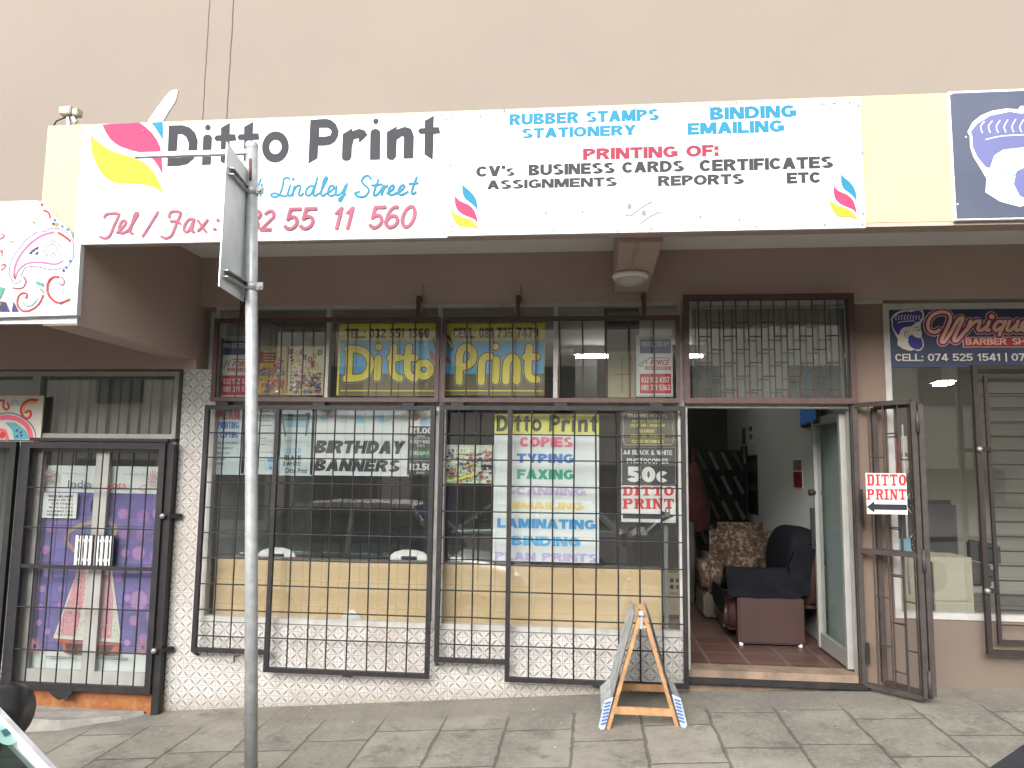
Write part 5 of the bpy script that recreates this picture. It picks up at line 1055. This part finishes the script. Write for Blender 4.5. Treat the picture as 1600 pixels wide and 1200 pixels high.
for s_ in (-1, 1):
    xf = xl_ if s_ < 0 else xr_; gz = g(xf, yf)+.02
    o = s_*.02
    pts = [(apx+s_*.025+o, apz-.01), (xf+o+s_*.002-(xf-apx)*.22, gz+.22*(apz-gz)), (xf+o+s_*.02, gz+.10), (xf+s_*.06, gz-.012)]
    mb = MB(); n = len(pts); th = .004
    v = [(x, y, z) for x, z in pts for y in (yf-.01, yb+.03)]
    mb.add(v, [(2*i, 2*i+1, 2*i+3, 2*i+2) for i in range(2)]); v2 = [(x+s_*th, y, z+th*.3) for x, z in pts for y in (yf-.01, yb+.03)]; mb.add(v2, [(2*i, 2*i+1, 2*i+3, 2*i+2) for i in range(2)])
    mb.build('poster_panel', PANEL, t)
    mb = MB(); (xa_, za_), (xb_, zb_) = (pts[1][0]+s_*.006, pts[1][1]-.02), (xf+s_*.095, gz-.012)
    qa = [(xa_, yf-.018, za_-.09), (xa_, yb, za_-.09), (xb_, yb, zb_), (xb_, yf-.018, zb_)]
    mb.box(0, 0.0001, 0, .0001, 0, .0001) if False else None
    # curled flap: faces the street, with printed stripes
    f0, f1 = Vector((xf+s_*.022, yf-.02, gz+.20)), Vector((xf+s_*.022, yf-.02, gz-.012)); 
    w0 = s_*.055
    outl = [(xf-s_*.035, gz+.19), (xf+s_*.022, gz+.165), (xf+s_*.062, gz+.0), (xf+s_*.045, gz-.02), (xf+s_*.02, gz-.01)]
    mb = MB(); mb.prism(outl, yf-.04, yf-.036); fl_ = mb.build('curled_flap', STRIPE, t)
    mb = MB()
    for k in range(7):
        f = .12+k*.12; za_ = gz+.18-f*.18; xa_ = xf+s_*(-.022+f*.035); mb.bar((xa_, yf-.042, za_), (xa_+s_*.038, yf-.042, za_-.012), .002, .010)
    mb.build('stripe', BLUEP, fl_)

# ================================================================== INSIDE THE SHOP
for x0, x1 in ((-3.055, -1.26), (-1.16, .53)):
    t = thing('desk', ((x0+x1)/2, .2, .157), 'tan wooden desk with closed front behind window, ' + ('left of the white mullion' if x0 < -2 else 'below services banner'), 'desk', 'tan desks behind the windows')
    MB().box(x0, x1, .11, .13, .158, .868).build('front_panel', M_BOARD, t)
    MB().box(x0-.01, x1+.01, .105, .20, .869, .877).build('desk_top', mat('dark_desk_top', (.12, .085, .06), .35, var=.2), t)
    mb = MB(); mb.box(x0, x0+.02, .13, .19, .158, .868); mb.box(x1-.02, x1, .13, .19, .158, .868); mb.build('side_panel', M_BOARD, t)
mb = MB(); mb.box(.553, .583, .11, .15, .157, 1.22); one(mb, 'window_post', mat('dull_aluminium', (.16, .16, .155), .5, .2), 'grey aluminium post behind window at end of desk', 'post')
def chair(px0, px1, pyt, label):
    y = .34; x0, zt = U(px0, pyt, y); x1, _ = U(px1, pyt, y); xm = (x0+x1)/2; hw = (x1-x0)/2
    t = thing('plastic_chair', (xm, y, .157), label, 'chair', 'white plastic chairs behind the desks')
    out_ = [(xm-hw, .62), (xm-hw, zt-.085), (xm-hw*.92, zt-.05), (xm-hw*.7, zt-.02), (xm-hw*.3, zt), (xm+hw*.3, zt), (xm+hw*.7, zt-.02), (xm+hw*.92, zt-.05), (xm+hw, zt-.085), (xm+hw, .62)]
    hole = [(xm-.07, zt-.085), (xm-.065, zt-.05), (xm+.065, zt-.05), (xm+.07, zt-.085)]
    mb = MB(); mb.flat(out_, y, [hole]); mb.flat(out_, y+.03, [hole])
    for lp in (out_, hole):
        for i in range(len(lp)):
            a, b_ = lp[i], lp[(i+1) % len(lp)]; mb.add([(a[0], y, a[1]), (b_[0], y, b_[1]), (b_[0], y+.03, b_[1]), (a[0], y+.03, a[1])], [(0, 1, 2, 3)])
    mb.build('backrest', M_PLASTW, t); MB().box(xm-hw, xm+hw, y+.02, y+.45, .58, .62).build('seat', M_PLASTW, t, bevel=.01)
    for sx in (-1, 1):
        for yy_ in (y+.05, y+.40): MB().bar((xm+sx*(hw-.03), yy_, .58), (xm+sx*hw, yy_, .157), .04).build('leg', M_PLASTW, t)
chair(402, 463, 855, 'white plastic chair with slotted back, right beside galvanised pole')
chair(607, 672, 858.5, 'white plastic chair with slotted back, below birthday banner end')
# armchairs
BRN = mat('brown_leatherette', (0.040, 0.018, 0.015), .45, var=.15, scale=5); BLK = mat('black_blanket', (.008, .0085, .011), .95, var=.3, scale=10, spec=.08)
t = thing('armchair', (1.55, 1.25, .157), 'brown leather armchair half covered by black blanket just inside doorway', 'armchair')
MB().box(1.285, 1.80, .83, .95, .175, .545).build('side_panel', BRN, t, bevel=.015)
MB().box(1.285, 1.80, 1.55, 1.67, .175, .60).build('side_panel', BRN, t, bevel=.015)
MB().box(1.20, 1.75, .95, 1.55, .25, .50).build('seat', BRN, t, bevel=.04)
MB().box(1.78, 1.965, .84, 1.66, .45, 1.05).build('backrest', BRN, t, bevel=.05)
def drape(name, m, secs, parent):          # cloth swept through cross-sections, gently creased
    mb = MB(); n = len(secs[0]); rr = random.Random(5)
    mb.add([(x+rr.uniform(-.006, .006), y+rr.uniform(-.006, .006), z+rr.uniform(-.006, .006)) for sc_ in secs for x, y, z in sc_], [(i*n+k, i*n+k+1, (i+1)*n+k+1, (i+1)*n+k) for i in range(len(secs)-1) for k in range(n-1)], True)
    return mb.build(name, m, parent, subsurf=2)
drape('blanket', BLK, [[(x, .815-.012*math.sin(x*23), .545-.02*math.sin(x*31)), (x, .812, .64), (x, .82, .72), (x, .86, .765), (x, .93, .77), (x, 1.0, .74), (x, 1.04, .62), (x, 1.2, .535), (x, 1.5, .54)] for x in (1.20, 1.23, 1.32, 1.42, 1.52, 1.62, 1.72, 1.80)]+[[(1.80, .84, .55), (1.80, .84, .66), (1.80, .85, .72), (1.80, .87, .76), (1.80, .93, .765), (1.80, 1.0, .73), (1.80, 1.04, .62), (1.80, 1.2, .53), (1.80, 1.5, .53)]], t)
drape('blanket', BLK, [[(1.20, y, .54), (1.185, y, .62), (1.18, y, .40+.05*math.sin(y*17))] for y in (.82, .95, 1.1, 1.3, 1.5)], t)
drape('blanket', BLK, [[(1.70, y, .56), (1.68, y, .75), (1.69, y, .95-dz), (1.74, y, 1.07-dz), (1.83, y, 1.105-dz), (1.93, y, 1.07-dz), (1.972, y, .95-dz), (1.974, y, .8)] for y, dz in ((.815, .12), (.825, .05), (.87, .01), (1.0, 0), (1.2, 0), (1.4, .01), (1.58, .02), (1.66, .08))], t)
mb = MB(); mb.add([(1.70, .818, .56), (1.69, .817, .80), (1.75, .817, .95), (1.83, .817, .98), (1.90, .817, .93), (1.86, .818, .75), (1.84, .818, .56)], [(0, 1, 2, 3, 4, 5, 6)]); mb.build('blanket', BLK, t)
for x, y in ((1.31, .86), (1.77, .86), (1.31, 1.63), (1.77, 1.63)): MB().lathe((x, y, .157), [(.0, 0), (.018, 0), (.018, .025), (0, .025)], 10).build('foot', M_PLASTW, t)
def floral():
    m = mat('floral_tapestry', (.075, .038, .028), .8, var=.5, scale=30, dirt=(.24, .19, .12), dscale=24, damt=.85, dirt_lo=.5, dirt_hi=.58); return m
t.location.y += .05; t.location.x -= .035; t.scale = (1.06, 1.06, 1.06)
FL = floral()
t = thing('armchair', (1.55, 2.4, .157), 'old armchair in brown and cream floral fabric deeper inside shop', 'armchair')
MB().box(1.10, 1.30, 1.95, 2.6, .40, .78).build('arm', FL, t, bevel=.07); MB().box(1.11, 1.29, 2.0, 2.6, .18, .42).build('arm_base', mat('beige_upholstery', (.10, .08, .06), .8, var=.2), t, bevel=.02)
MB().box(1.75, 1.94, 1.95, 2.6, .3, .78).build('arm', FL, t, bevel=.07); MB().box(1.28, 1.78, 1.98, 2.6, .25, .62).build('seat', FL, t, bevel=.06)
MB().box(1.27, 1.93, 2.55, 2.78, .3, 1.08).build('backrest', FL, t, bevel=.09)
# TV on the right wall
t = thing('television', (1.95, 1.0, 2.1), 'blue screened flat television hung high on shop wall by doorway', 'television')
def tvp(u, z): return (1.86-.10*u, .82+.75*u, z)
mb = MB(); mb.bar((1.895, .64, 2.27), (1.965, 1.42, 2.27), .05, .47); mb.build('casing', M_RUBBER, t, bevel=.006)
mb = MB(); mb.bar((1.868, .665, 2.27), (1.936, 1.40, 2.27), .004, .42); mb.build('screen', mat('blue_screen', (.02, .07, .19), .25, var=.6, scale=4, emit=(.02, .09, .25), estr=.12), t)
MB().bar((1.955, 1.0, 2.27), (1.985, 1.02, 2.27), .04, .1).build('wall_bracket', M_RUBBER, t)
# papers on the interior right wall (x = 1.985)
def wallpaper_(name, label, cat, px0, py0, px1, py1, m, bands=()):
    def hit(px, py):
        d = _dir(px, py); tt = (1.982-CAM.x)/d.x; return CAM+d*tt
    a = hit(px0, py0); c = hit(px1, py1)
    y0, y1 = min(a.y, c.y), max(a.y, c.y); z1, z0 = a.z, c.z
    y1 = min(y1, 5.4)
    mb = MB(); mb.box(1.976, 1.983, y0, y1, z0, z1); o = one(mb, name, m, label, cat)
    for (f0, f1, mm) in bands: MB().box(1.9745, 1.976, y0+.02*(y1-y0), y1-.02*(y1-y0), z1-(z1-z0)*f1, z1-(z1-z0)*f0).build('printed_panel', mm, o)
wallpaper_('wall_notice', 'white and red notice on pale wall inside doorway', 'notice', 1240, 717, 1255, 763, WH, [(.45, .98, ink('8a2226', .7)), (.05, .4, ink('a08080', .6))])
wallpaper_('wall_poster', 'narrow dark poster strip on pale wall above rack', 'poster', 1168, 712, 1185, 805, ink('2c2b2a'), [(.1, .3, ink('4a4a3a')), (.5, .6, ink('55504a'))])
wallpaper_('wall_notice', 'small white notice with grey print high on wall near back corner', 'notice', 1171, 664, 1177, 692, WH, [(.1, .35, ink('55595a')), (.5, .8, ink('6f7374'))])
wallpaper_('wall_notice', 'thin grey notice strip high on wall, leftmost on pale wall', 'notice', 1160, 670, 1165, 694, ink('4f5654'))
# rack of hanging bags / brochures by back corner
t = thing('brochure_rack', (1.55, 3.9, .157), 'dark wire rack of tilted brochures near back of shop', 'rack')
mb = MB()
for x in (1.25, 1.9): 
    for y in (3.8, 4.05): mb.bar((x, y, .157), (x, y, 1.95), .03)
for z in (.8, 1.1, 1.4, 1.7): mb.bar((1.25, 3.8, z), (1.9, 3.8, z), .02)
mb.box(1.24, 1.91, 4.05, 4.08, .3, 1.9); mb.build('frame', M_RUBBER, t)
rd = random.Random(4)
for z in (.85, 1.15, 1.45, 1.75):
    for k in range(4):
        x = 1.30+k*.15; mb = MB(); mb.bar((x, 3.78, z+.12), (x+.10, 3.74, z-.10), .04, .012, up=(0, 1, 0)); mb.build('brochure', ink(rd.choice(('4a4b4a', '3c3e40', '565654', '323335'))), t)
one(MB().box(.62, .86, 3.4, 3.42, 1.55, 1.88), 'wall_sign', ink('c9c23a'), 'yellow sign deep inside shop by door jamb', 'sign')
mb = MB(); mb.lathe((1.18, 3.2, 1.2), [(0, .55), (.05, .5), (.12, .3), (.19, 0), (.17, -.25), (0, -.28)], 12); mb.bar((1.18, 3.2, .157), (1.18, 3.2, 1.9), .03); mb.bar((1.0, 3.2, .17), (1.36, 3.2, .17), .04, .025)
one(mb, 'coat_stand', mat('maroon_cloth', (.10, .03, .028), .9, var=.3), 'maroon coat hanging on stand inside dark shop', 'coat stand')
mb = MB(); mb.box(.25, 1.15, 3.0, 3.15, .157, 1.05); one(mb, 'counter', M_IDARK, 'dark counter across the shop behind armchairs', 'counter')
mb = MB()
mb.box(.65, .93, 2.2, 2.23, .38, .58); 
o = one(mb, 'crate', mat('beige_crate', (.40, .33, .24), .7), 'beige crate with square holes on shop floor behind jamb', 'crate')
for i in range(4):
    for k in range(2): MB().box(.68+i*.06, .715+i*.06, 2.195, 2.2, .42+k*.065, .46+k*.065).build('hole', M_RUBBER, o)
mb = MB(); mb.box(.65, .93, 2.23, 2.5, .157, .58); mb.build('body', mat('beige_crate', (.40, .33, .24), .7), o)
# display stand seen dimly through the left window
t = thing('display_stand', (-2.2, 3.4, .157), 'blue display stand with small prints dimly seen behind left window', 'display stand')
MB().box(-2.95, -1.65, 3.4, 3.45, .9, 2.0).build('back_panel', ink('5a5254'), t)
rd = random.Random(8)
for i in range(5):
    for k in range(4):
        x, z = -2.9+i*.25, 1.0+k*.25; MB().box(x, x+.20, 3.385, 3.40, z, z+.21).build('print_sample', ink(rd.choice(('33427a', '7a6a68', '8a5a50', '3a4a90', '9a9490', '5a6a50'))), t)
MB().box(-2.95, -1.65, 3.1, 3.4, .157, .9).build('cabinet', ink('2c3356'), t)
one(MB().box(-1.3, -1.0, 3.5, 3.9, 1.0, 1.65), 'shop_cabinet', ink('3a3836'), 'dark cabinet standing in back of shop', 'cabinet')
# lights
for x0, x1, y, lab in ((-.18, .42, 2.6, 'lit tube light on shop ceiling seen through upper window'), (.95, 1.22, 2.6, 'short lit tube light seen above the doorway')):
    t = thing('tube_light', ((x0+x1)/2, y, 2.7), lab, 'lamp')
    zt = U(907, 557, y)[1]
    MB().tube([(x0, y, zt), (x1, y, zt)], .018, 10).build('tube', M_TUBE, t); MB().box(x0-.03, x1+.03, y-.04, y+.04, zt+.02, 3.0).build('fitting', M_PLASTW, t)
cx0, cz1 = U(950, 549, .5); cx1, cz0 = U(994, 621, .5)
o = one(MB().box(cx0, cx1, .5, .53, cz0, cz1), 'ceiling_panel', ink('d8cfa8'), 'cream board with thin cross lines hung behind upper window', 'panel')
mb = MB(); cm, zm = (cx0+cx1)/2, (cz0+cz1)/2
mb.box(cx0+.05, cx1-.05, .497, .4995, zm-.003, zm+.003); mb.build('cross_line', ink('8a8266'), o)
mb = MB(); mb.box(cm-.003, cm+.003, .494, .4965, cz0+.05, cz1-.05); mb.build('cross_line', ink('8a8266'), o)
mb = MB(); mb.box(cx0-.03, cx1+.03, .5, .53, cz1, 3.0); mb.build('board_hanger', M_IDARK, o)
# barber room
t = thing('tube_light', (3.5, 2.4, 2.6), 'lit lamp glowing on barber shop ceiling', 'lamp')
xb0, zb0 = U(1464, 600, 2.2); xb1, _ = U(1483, 596, 2.2)
MB().box(xb0, xb1, 2.1, 2.3, zb0-.01, zb0+.02).build('diffuser', mat('lit_panel', (.9, .9, .85), .4, emit=(1, .93, .78), estr=34), t); MB().box(xb0-.02, xb1+.02, 2.05, 2.35, zb0+.02, 2.95).build('fitting', M_PLASTW, t)
t = thing('product_rack', (2.50, .35, .7), 'white zigzag wire rack with red packets in barber window', 'rack')
mb = MB(); y = .3
for zb_ in (1.42, 1.10, .80):
    for dx in (0, .035): mb.tube([(2.42+dx, y, zb_+.28), (2.50+dx, y-.03, zb_+.12), (2.42+dx, y, zb_)], .004, 5, False)
    mb.tube([(2.42, y, zb_+.28), (2.42, y, zb_)], .004, 5, False)
mb.tube([(2.42, y, .7), (2.42, y, 2.0)], .008, 6); mb.build('wire_frame', M_PLASTW, t)
for i in range(4):
    for z in (1.62, 1.78): MB().box(2.24+i*.055, 2.285+i*.055, .30, .34, z, z+.13).build('packet', ink(('b8434a', 'c9b7b0')[(i) % 2]), t)
for i in range(3): MB().box(2.24+i*.07, 2.30+i*.07, .29, .33, 1.0, 1.12).build('packet', ink('8fb9cc'), t)
t = thing('cupboard', (2.9, 2.0, .16), 'low cream cupboard inside barber shop window', 'cupboard')
MB().box(2.55, 3.2, 1.0, 1.4, .16, .92).build('body', mat('cream_laminate', (.50, .45, .34), .5, var=.05), t); 
for x in (2.87,): MB().box(x-.006, x+.006, .985, 1.0, .2, .88).build('door_gap', M_RUBBER, t)
for x in (2.56, 2.885): MB().box(x, x+.30, .988, .999, .56, .88).build('drawer', mat('cream_laminate', (.50, .45, .34), .5), t); MB().box(x, x+.30, .988, .999, .2, .54).build('cupboard_door', mat('cream_laminate', (.50, .45, .34), .5), t)
t = thing('barber_chair', (3.6, 2.2, .16), 'black padded barber chair behind barred window', 'chair')
MB().box(3.2, 3.9, 2.0, 2.7, .55, .75).build('seat', M_RUBBER, t, bevel=.05); MB().box(3.25, 3.85, 2.65, 2.8, .7, 1.35).build('backrest', M_RUBBER, t, bevel=.05)
for x in (3.16, 3.88): MB().box(x, x+.08, 2.05, 2.6, .75, .95).build('armrest', M_RUBBER, t, bevel=.02)
MB().lathe((3.55, 2.35, .16), [(.3, 0), (.3, .03), (.06, .06), (.05, .4), (0, .4)], 20).build('pedestal', M_GALV, t)
one(MB().box(2.9, 3.35, 3.3, 3.6, .16, 1.9), 'locker', mat('terracotta_laminate', (.36, .20, .12), .6, var=.1), 'terracotta coloured locker at back of barber shop', 'locker')

# ================================================================== CARS
def car(name, loc, face, paint, label, up=0.0, rise=1.45, fx0=1.08, hatch_top=-1.25, mir=(.70, .95, 1.08)):
    """small hatchback, local x forward, z up"""
    t = thing('parked_car', loc, label, 'car', 'cars parked along the street')
    s = face; L0 = Vector(loc)
    def W(x, y, z): return (L0.x+s*x, L0.y+s*y, L0.z+z)
    def loft(secs, name, m, bevel=0, sub=0, parent=None):
        mb = MB(); n = len(secs[0]); mb.add([W(*p) for sec in secs for p in sec], [(i*n+k, i*n+(k+1) % n, (i+1)*n+(k+1) % n, (i+1)*n+k) for i in range(len(secs)-1) for k in range(n)]+[tuple(range(n)), tuple((len(secs)-1)*n+k for k in range(n))], True)
        return mb.build(name, m, parent or t, bevel=bevel, subsurf=sub)
    def sec(x, hw, z0, z1, sh): return [(x, -hw*.92, z0), (x, hw*.92, z0), (x, hw, z0+.25), (x, hw*.98, z1-sh), (x, hw*.86, z1), (x, -hw*.86, z1), (x, -hw*.98, z1-sh), (x, -hw, z0+.25)]
    loft([sec(2.0, .62, .30, .62+up*.5, .06), sec(1.93, .72, .24, .72+up, .08), sec(1.6, .80, .20, .86+up, .08), sec(1.05, .84, .20, .97+up, .08), sec(.3, .85, .20, .98+up, .06), sec(-.8, .85, .20, .99+up, .06), sec(-1.5, .83, .20, 1.0+up, .06), sec(-1.88, .76, .26, .98+up, .08), sec(-1.98, .66, .34, .86+up, .08)], 'body', paint, sub=2)
    zr = rise; RW = .60; BW_ = .78
    FX0, FX1, RX1, RX0 = fx0, .42, hatch_top, hatch_top-.48
    # roof
    mb = MB(); mb.add([W(*p) for p in [(FX1, -RW, zr-.03), (FX1, RW, zr-.03), (FX1-.35, RW, zr+.01), (FX1-.35, -RW, zr+.01), (RX1+.3, RW, zr), (RX1+.3, -RW, zr), (RX1, RW, zr-.05), (RX1, -RW, zr-.05)]], [(0, 1, 2, 3), (3, 2, 4, 5), (5, 4, 6, 7)], True); mb.build('roof', paint, t)
    for sy in (-1, 1):
        mb = MB(); mb.bar(W(FX0, sy*BW_, .955+up), W(FX1-.02, sy*(RW+.01), zr-.02), .034, .045); mb.bar(W(FX1, sy*(RW+.005), zr-.025), W(RX1, sy*(RW+.005), zr-.045), .05, .05); mb.bar(W(RX0, sy*BW_*.94, .97+up), W(RX1, sy*(RW+.005), zr-.05), .10, .07); mb.bar(W(-.35, sy*BW_, .97+up), W(-.35, sy*RW, zr-.03), .06, .03); mb.build('pillar', paint, t)
        def gl(pts): MB().add([W(*p) for p in pts], [tuple(range(len(pts)))]).build('side_window', M_CARGL, t)
        gl([(FX0-.05, sy*(BW_-.015), .97+up), (-.34, sy*(BW_-.015), .97+up), (-.34, sy*(RW-.01), zr-.05), (FX1, sy*(RW-.01), zr-.05)]); gl([(-.36, sy*(BW_-.015), .97+up), (RX0+.05, sy*(BW_-.03), .97+up), (RX1, sy*(RW-.01), zr-.06), (-.36, sy*(RW-.01), zr-.05)])
        # mirror
        o_ = MB(); c = Vector(W(mir[0], sy*mir[1], mir[2])); 
        ell = [(r*1.0, h) for r, h in ((0, -.075), (.07, -.065), (.10, -.03), (.105, .02), (.085, .06), (0, .07))]
        o_.lathe(c, [(r, h*s) for r, h in ell], 16, 'x'); o_.bar(W(mir[0]+.08, sy*.80, mir[2]-.08), W(mir[0]+.02, sy*.90, mir[2]-.03), .05); o_.build('side_mirror', mat('black_mirror_plastic', (.018, .018, .02), .35, var=.1), t)
    MB().add([W(FX0, -BW_+.03, .965+up), W(FX0, BW_-.03, .965+up), W(FX1, RW-.03, zr-.04), W(FX1, -RW+.03, zr-.04)], [(0, 1, 2, 3)]).build('windscreen', M_CARGL, t)
    MB().add([W(RX0, -BW_+.05, .98+up), W(RX0, BW_-.05, .98+up), W(RX1, RW-.03, zr-.06), W(RX1, -RW+.03, zr-.06)], [(0, 1, 2, 3)]).build('rear_window', M_CARGL, t)
    for x in (1.25, -1.25):
        for sy in (-1, 1):
            c = W(x, sy*.76, .30); mb = MB(); mb.lathe(c, [(.18, -.09), (.29, -.095), (.305, -.06), (.305, .06), (.29, .095), (.18, .09)], 24, 'y'); wh = mb.build('wheel', M_RUBBER, t)
            mb = MB(); mb.lathe(c, [(0, sy*s*.07), (.06, sy*s*.085), (.19, sy*s*.07), (.195, 0)], 20, 'y'); mb.build('rim', M_GALV, wh)
    for sy in (-1, 1):
        mb = MB(); mb.lathe(W(1.82, sy*.58, .70), [(0, .06*s), (.08, .05*s), (.12, 0), (.1, -.08*s)], 14, 'x'); mb.build('headlight', mat('headlight_lens', (.6, .6, .6), .1, var=.02), t)
        mb = MB(); mb.box(*sorted((W(-1.93, 0, 0)[0], W(-1.80, 0, 0)[0])), *sorted((W(0, sy*.60, 0)[1], W(0, sy*.76, 0)[1])), L0.z+.72, L0.z+.95); mb.build('tail_light', mat('tail_light_lens', (.25, .02, .02), .2), t, bevel=.02)
    return t, W
WPAINT = mat('white_car_paint', (.76, .76, .76), .25, var=.02, coat=.6); DPAINT = mat('dark_grey_car_paint', (.035, .038, .045), .55, .1, var=.05, spec=.3); SPAINT = mat('silver_car_paint', (.60, .61, .62), .3, .3, var=.03, coat=.5)
CARL = (-2.70, -4.25, road_z(-2.7)+.0)
ct, W = car('parked_car', CARL, 1, WPAINT, 'white car with black wing mirror and licence disc at photo bottom left', up=.06, rise=1.66, fx0=.95, mir=(.58, .95, 1.20))
# licence disc on the windscreen
def on_glass(px, py):
    best = None
    for i in range(61):
        for k in range(61):
            u, f = -.1+.8*i/60, k/60; P_ = ws(u, f)-CAM; dd = P_.dot(FWD)
            if dd <= .1: continue
            e_ = (800+FPX*P_.dot(RGT)/dd-px)**2+(600-FPX*P_.dot(UPV)/dd-py)**2
            if best is None or e_ < best[0]: best = (e_, u, f)
    return best[1:]
def ws(u, f, off=0): # u across (m from centre), f up the glass
    x = .95+(.42-.95)*f; z = 1.025+(1.62-1.025)*f; n_ = Vector((.595, 0, .53)).normalized()
    return Vector(W(x+n_.x*off, u, z+n_.z*off))
UD, FD = on_glass(8, 1148)
mb = MB(); c0 = ws(.60, .42); c1 = ws(.60, .55)
upd = (c1-c0).normalized(); sid = Vector((0, 1, 0))
for rr, off, nm, mm in ((.046, .004, 'licence_disc', ink('a9d4c8')), (.04, .0, None, None)):
    if nm: mb = MB(); cc = ws(UD, FD, .006); mb.add([cc+sid*math.cos(k*math.pi/12)*rr+upd*math.sin(k*math.pi/12)*rr for k in range(24)], [tuple(range(24))]); ld = mb.build(nm, mm, ct)
mb = MB(); cc = ws(UD, FD, .009); mb.add([cc+sid*a+upd*b_ for a, b_ in ((-.015, -.012), (.02, -.012), (.02, .012), (-.015, .012))], [(0, 1, 2, 3)]); mb.build('print_mark', ink('3f6a72'), ld)
car('parked_car', (2.46, -4.9, road_z(2.2)), 1, DPAINT, 'dark grey hatchback parked at photo bottom right')
car('parked_car', (-1.3, -8.2, road_z(-1.3)), -1, WPAINT, 'pale car across the street mirrored in shop window')

# ================================================================== ACROSS THE STREET (seen mirrored in the glass)
O = thing('opposite_building', (0, -26, -.4), 'beige two storey building across the street, mirrored in glass', 'building')
part('wall', mat('pale_render', (.60, .55, .46), .8, var=.05), (-34, 34, -27, -26, -2.5, 8.6), parent=O)
for k in range(9):
    x = -22+k*5
    part('window', M_IDARK, (x, x+2.2, -25.99, -25.9, 4.4, 6.0), parent=O); part('shop_opening', M_IDARK, (x-.6, x+3.0, -25.99, -25.9, -.6, 1.9), parent=O)
sheet('far_pavement', [-40, 0, 40], [-26, -12.5], lambda x, y: road_z(x)+.12, M_CONC)

# ================================================================== LITTER
mb = MB(); rd = random.Random(21)
for i in range(150):
    x, y = rd.uniform(-3.6, 2.9), -abs(rd.gauss(0, .6))-.04
    if y < -1.9: continue
    r = rd.choice((.003, .004, .005, .006, .009)); z = g(x, y)+.004; a = rd.random()*6
    mb.cur = rd.randint(0, 1)
    mb.add([(x+math.cos(a+k*1.257)*r*rd.uniform(.5, 1.2), y+math.sin(a+k*1.257)*r*rd.uniform(.5, 1.2), z+rd.uniform(0, .003)) for k in range(5)], [(0, 1, 2, 3, 4)])
o = mb.build('litter', [mat('paper_scrap', (.55, .54, .50), .8), mat('dark_scrap', (.12, .10, .08), .8)]); tag(o, 'tiny paper scraps and grit scattered over pavement', 'litter', kind='stuff')
mb = MB(); xx, zz = U(550, 962, .1)
mb.add([(xx-.09, .085, .413), (xx+.09, .085, .413), (xx+.07, .07, .45), (xx+.01, .075, .50), (xx-.05, .07, .47), (xx+.03, .04, .42)], [(0, 1, 2, 3, 4), (0, 5, 1), (5, 1, 2)])
one(mb, 'crumpled_paper', M_PLASTW, 'crumpled white paper lying inside window on sill', 'paper')
for px, py, lab in ((363, 1026, 'left of galvanised pole'), (727, 1043, 'under right hand grille')):
    x, z = U(px, py, 0); mb = MB(); mb.box(x-.02, x+.02, -.025, 0, z-.035, z+.01); mb.box(x-.035, x+.035, -.03, -.01, z+.01, z+.02)
    one(mb, 'wall_hasp', M_FRAMEW, 'small rusty hasp on tiled wall, ' + lab, 'hasp', 'hasps on the tiled wall')
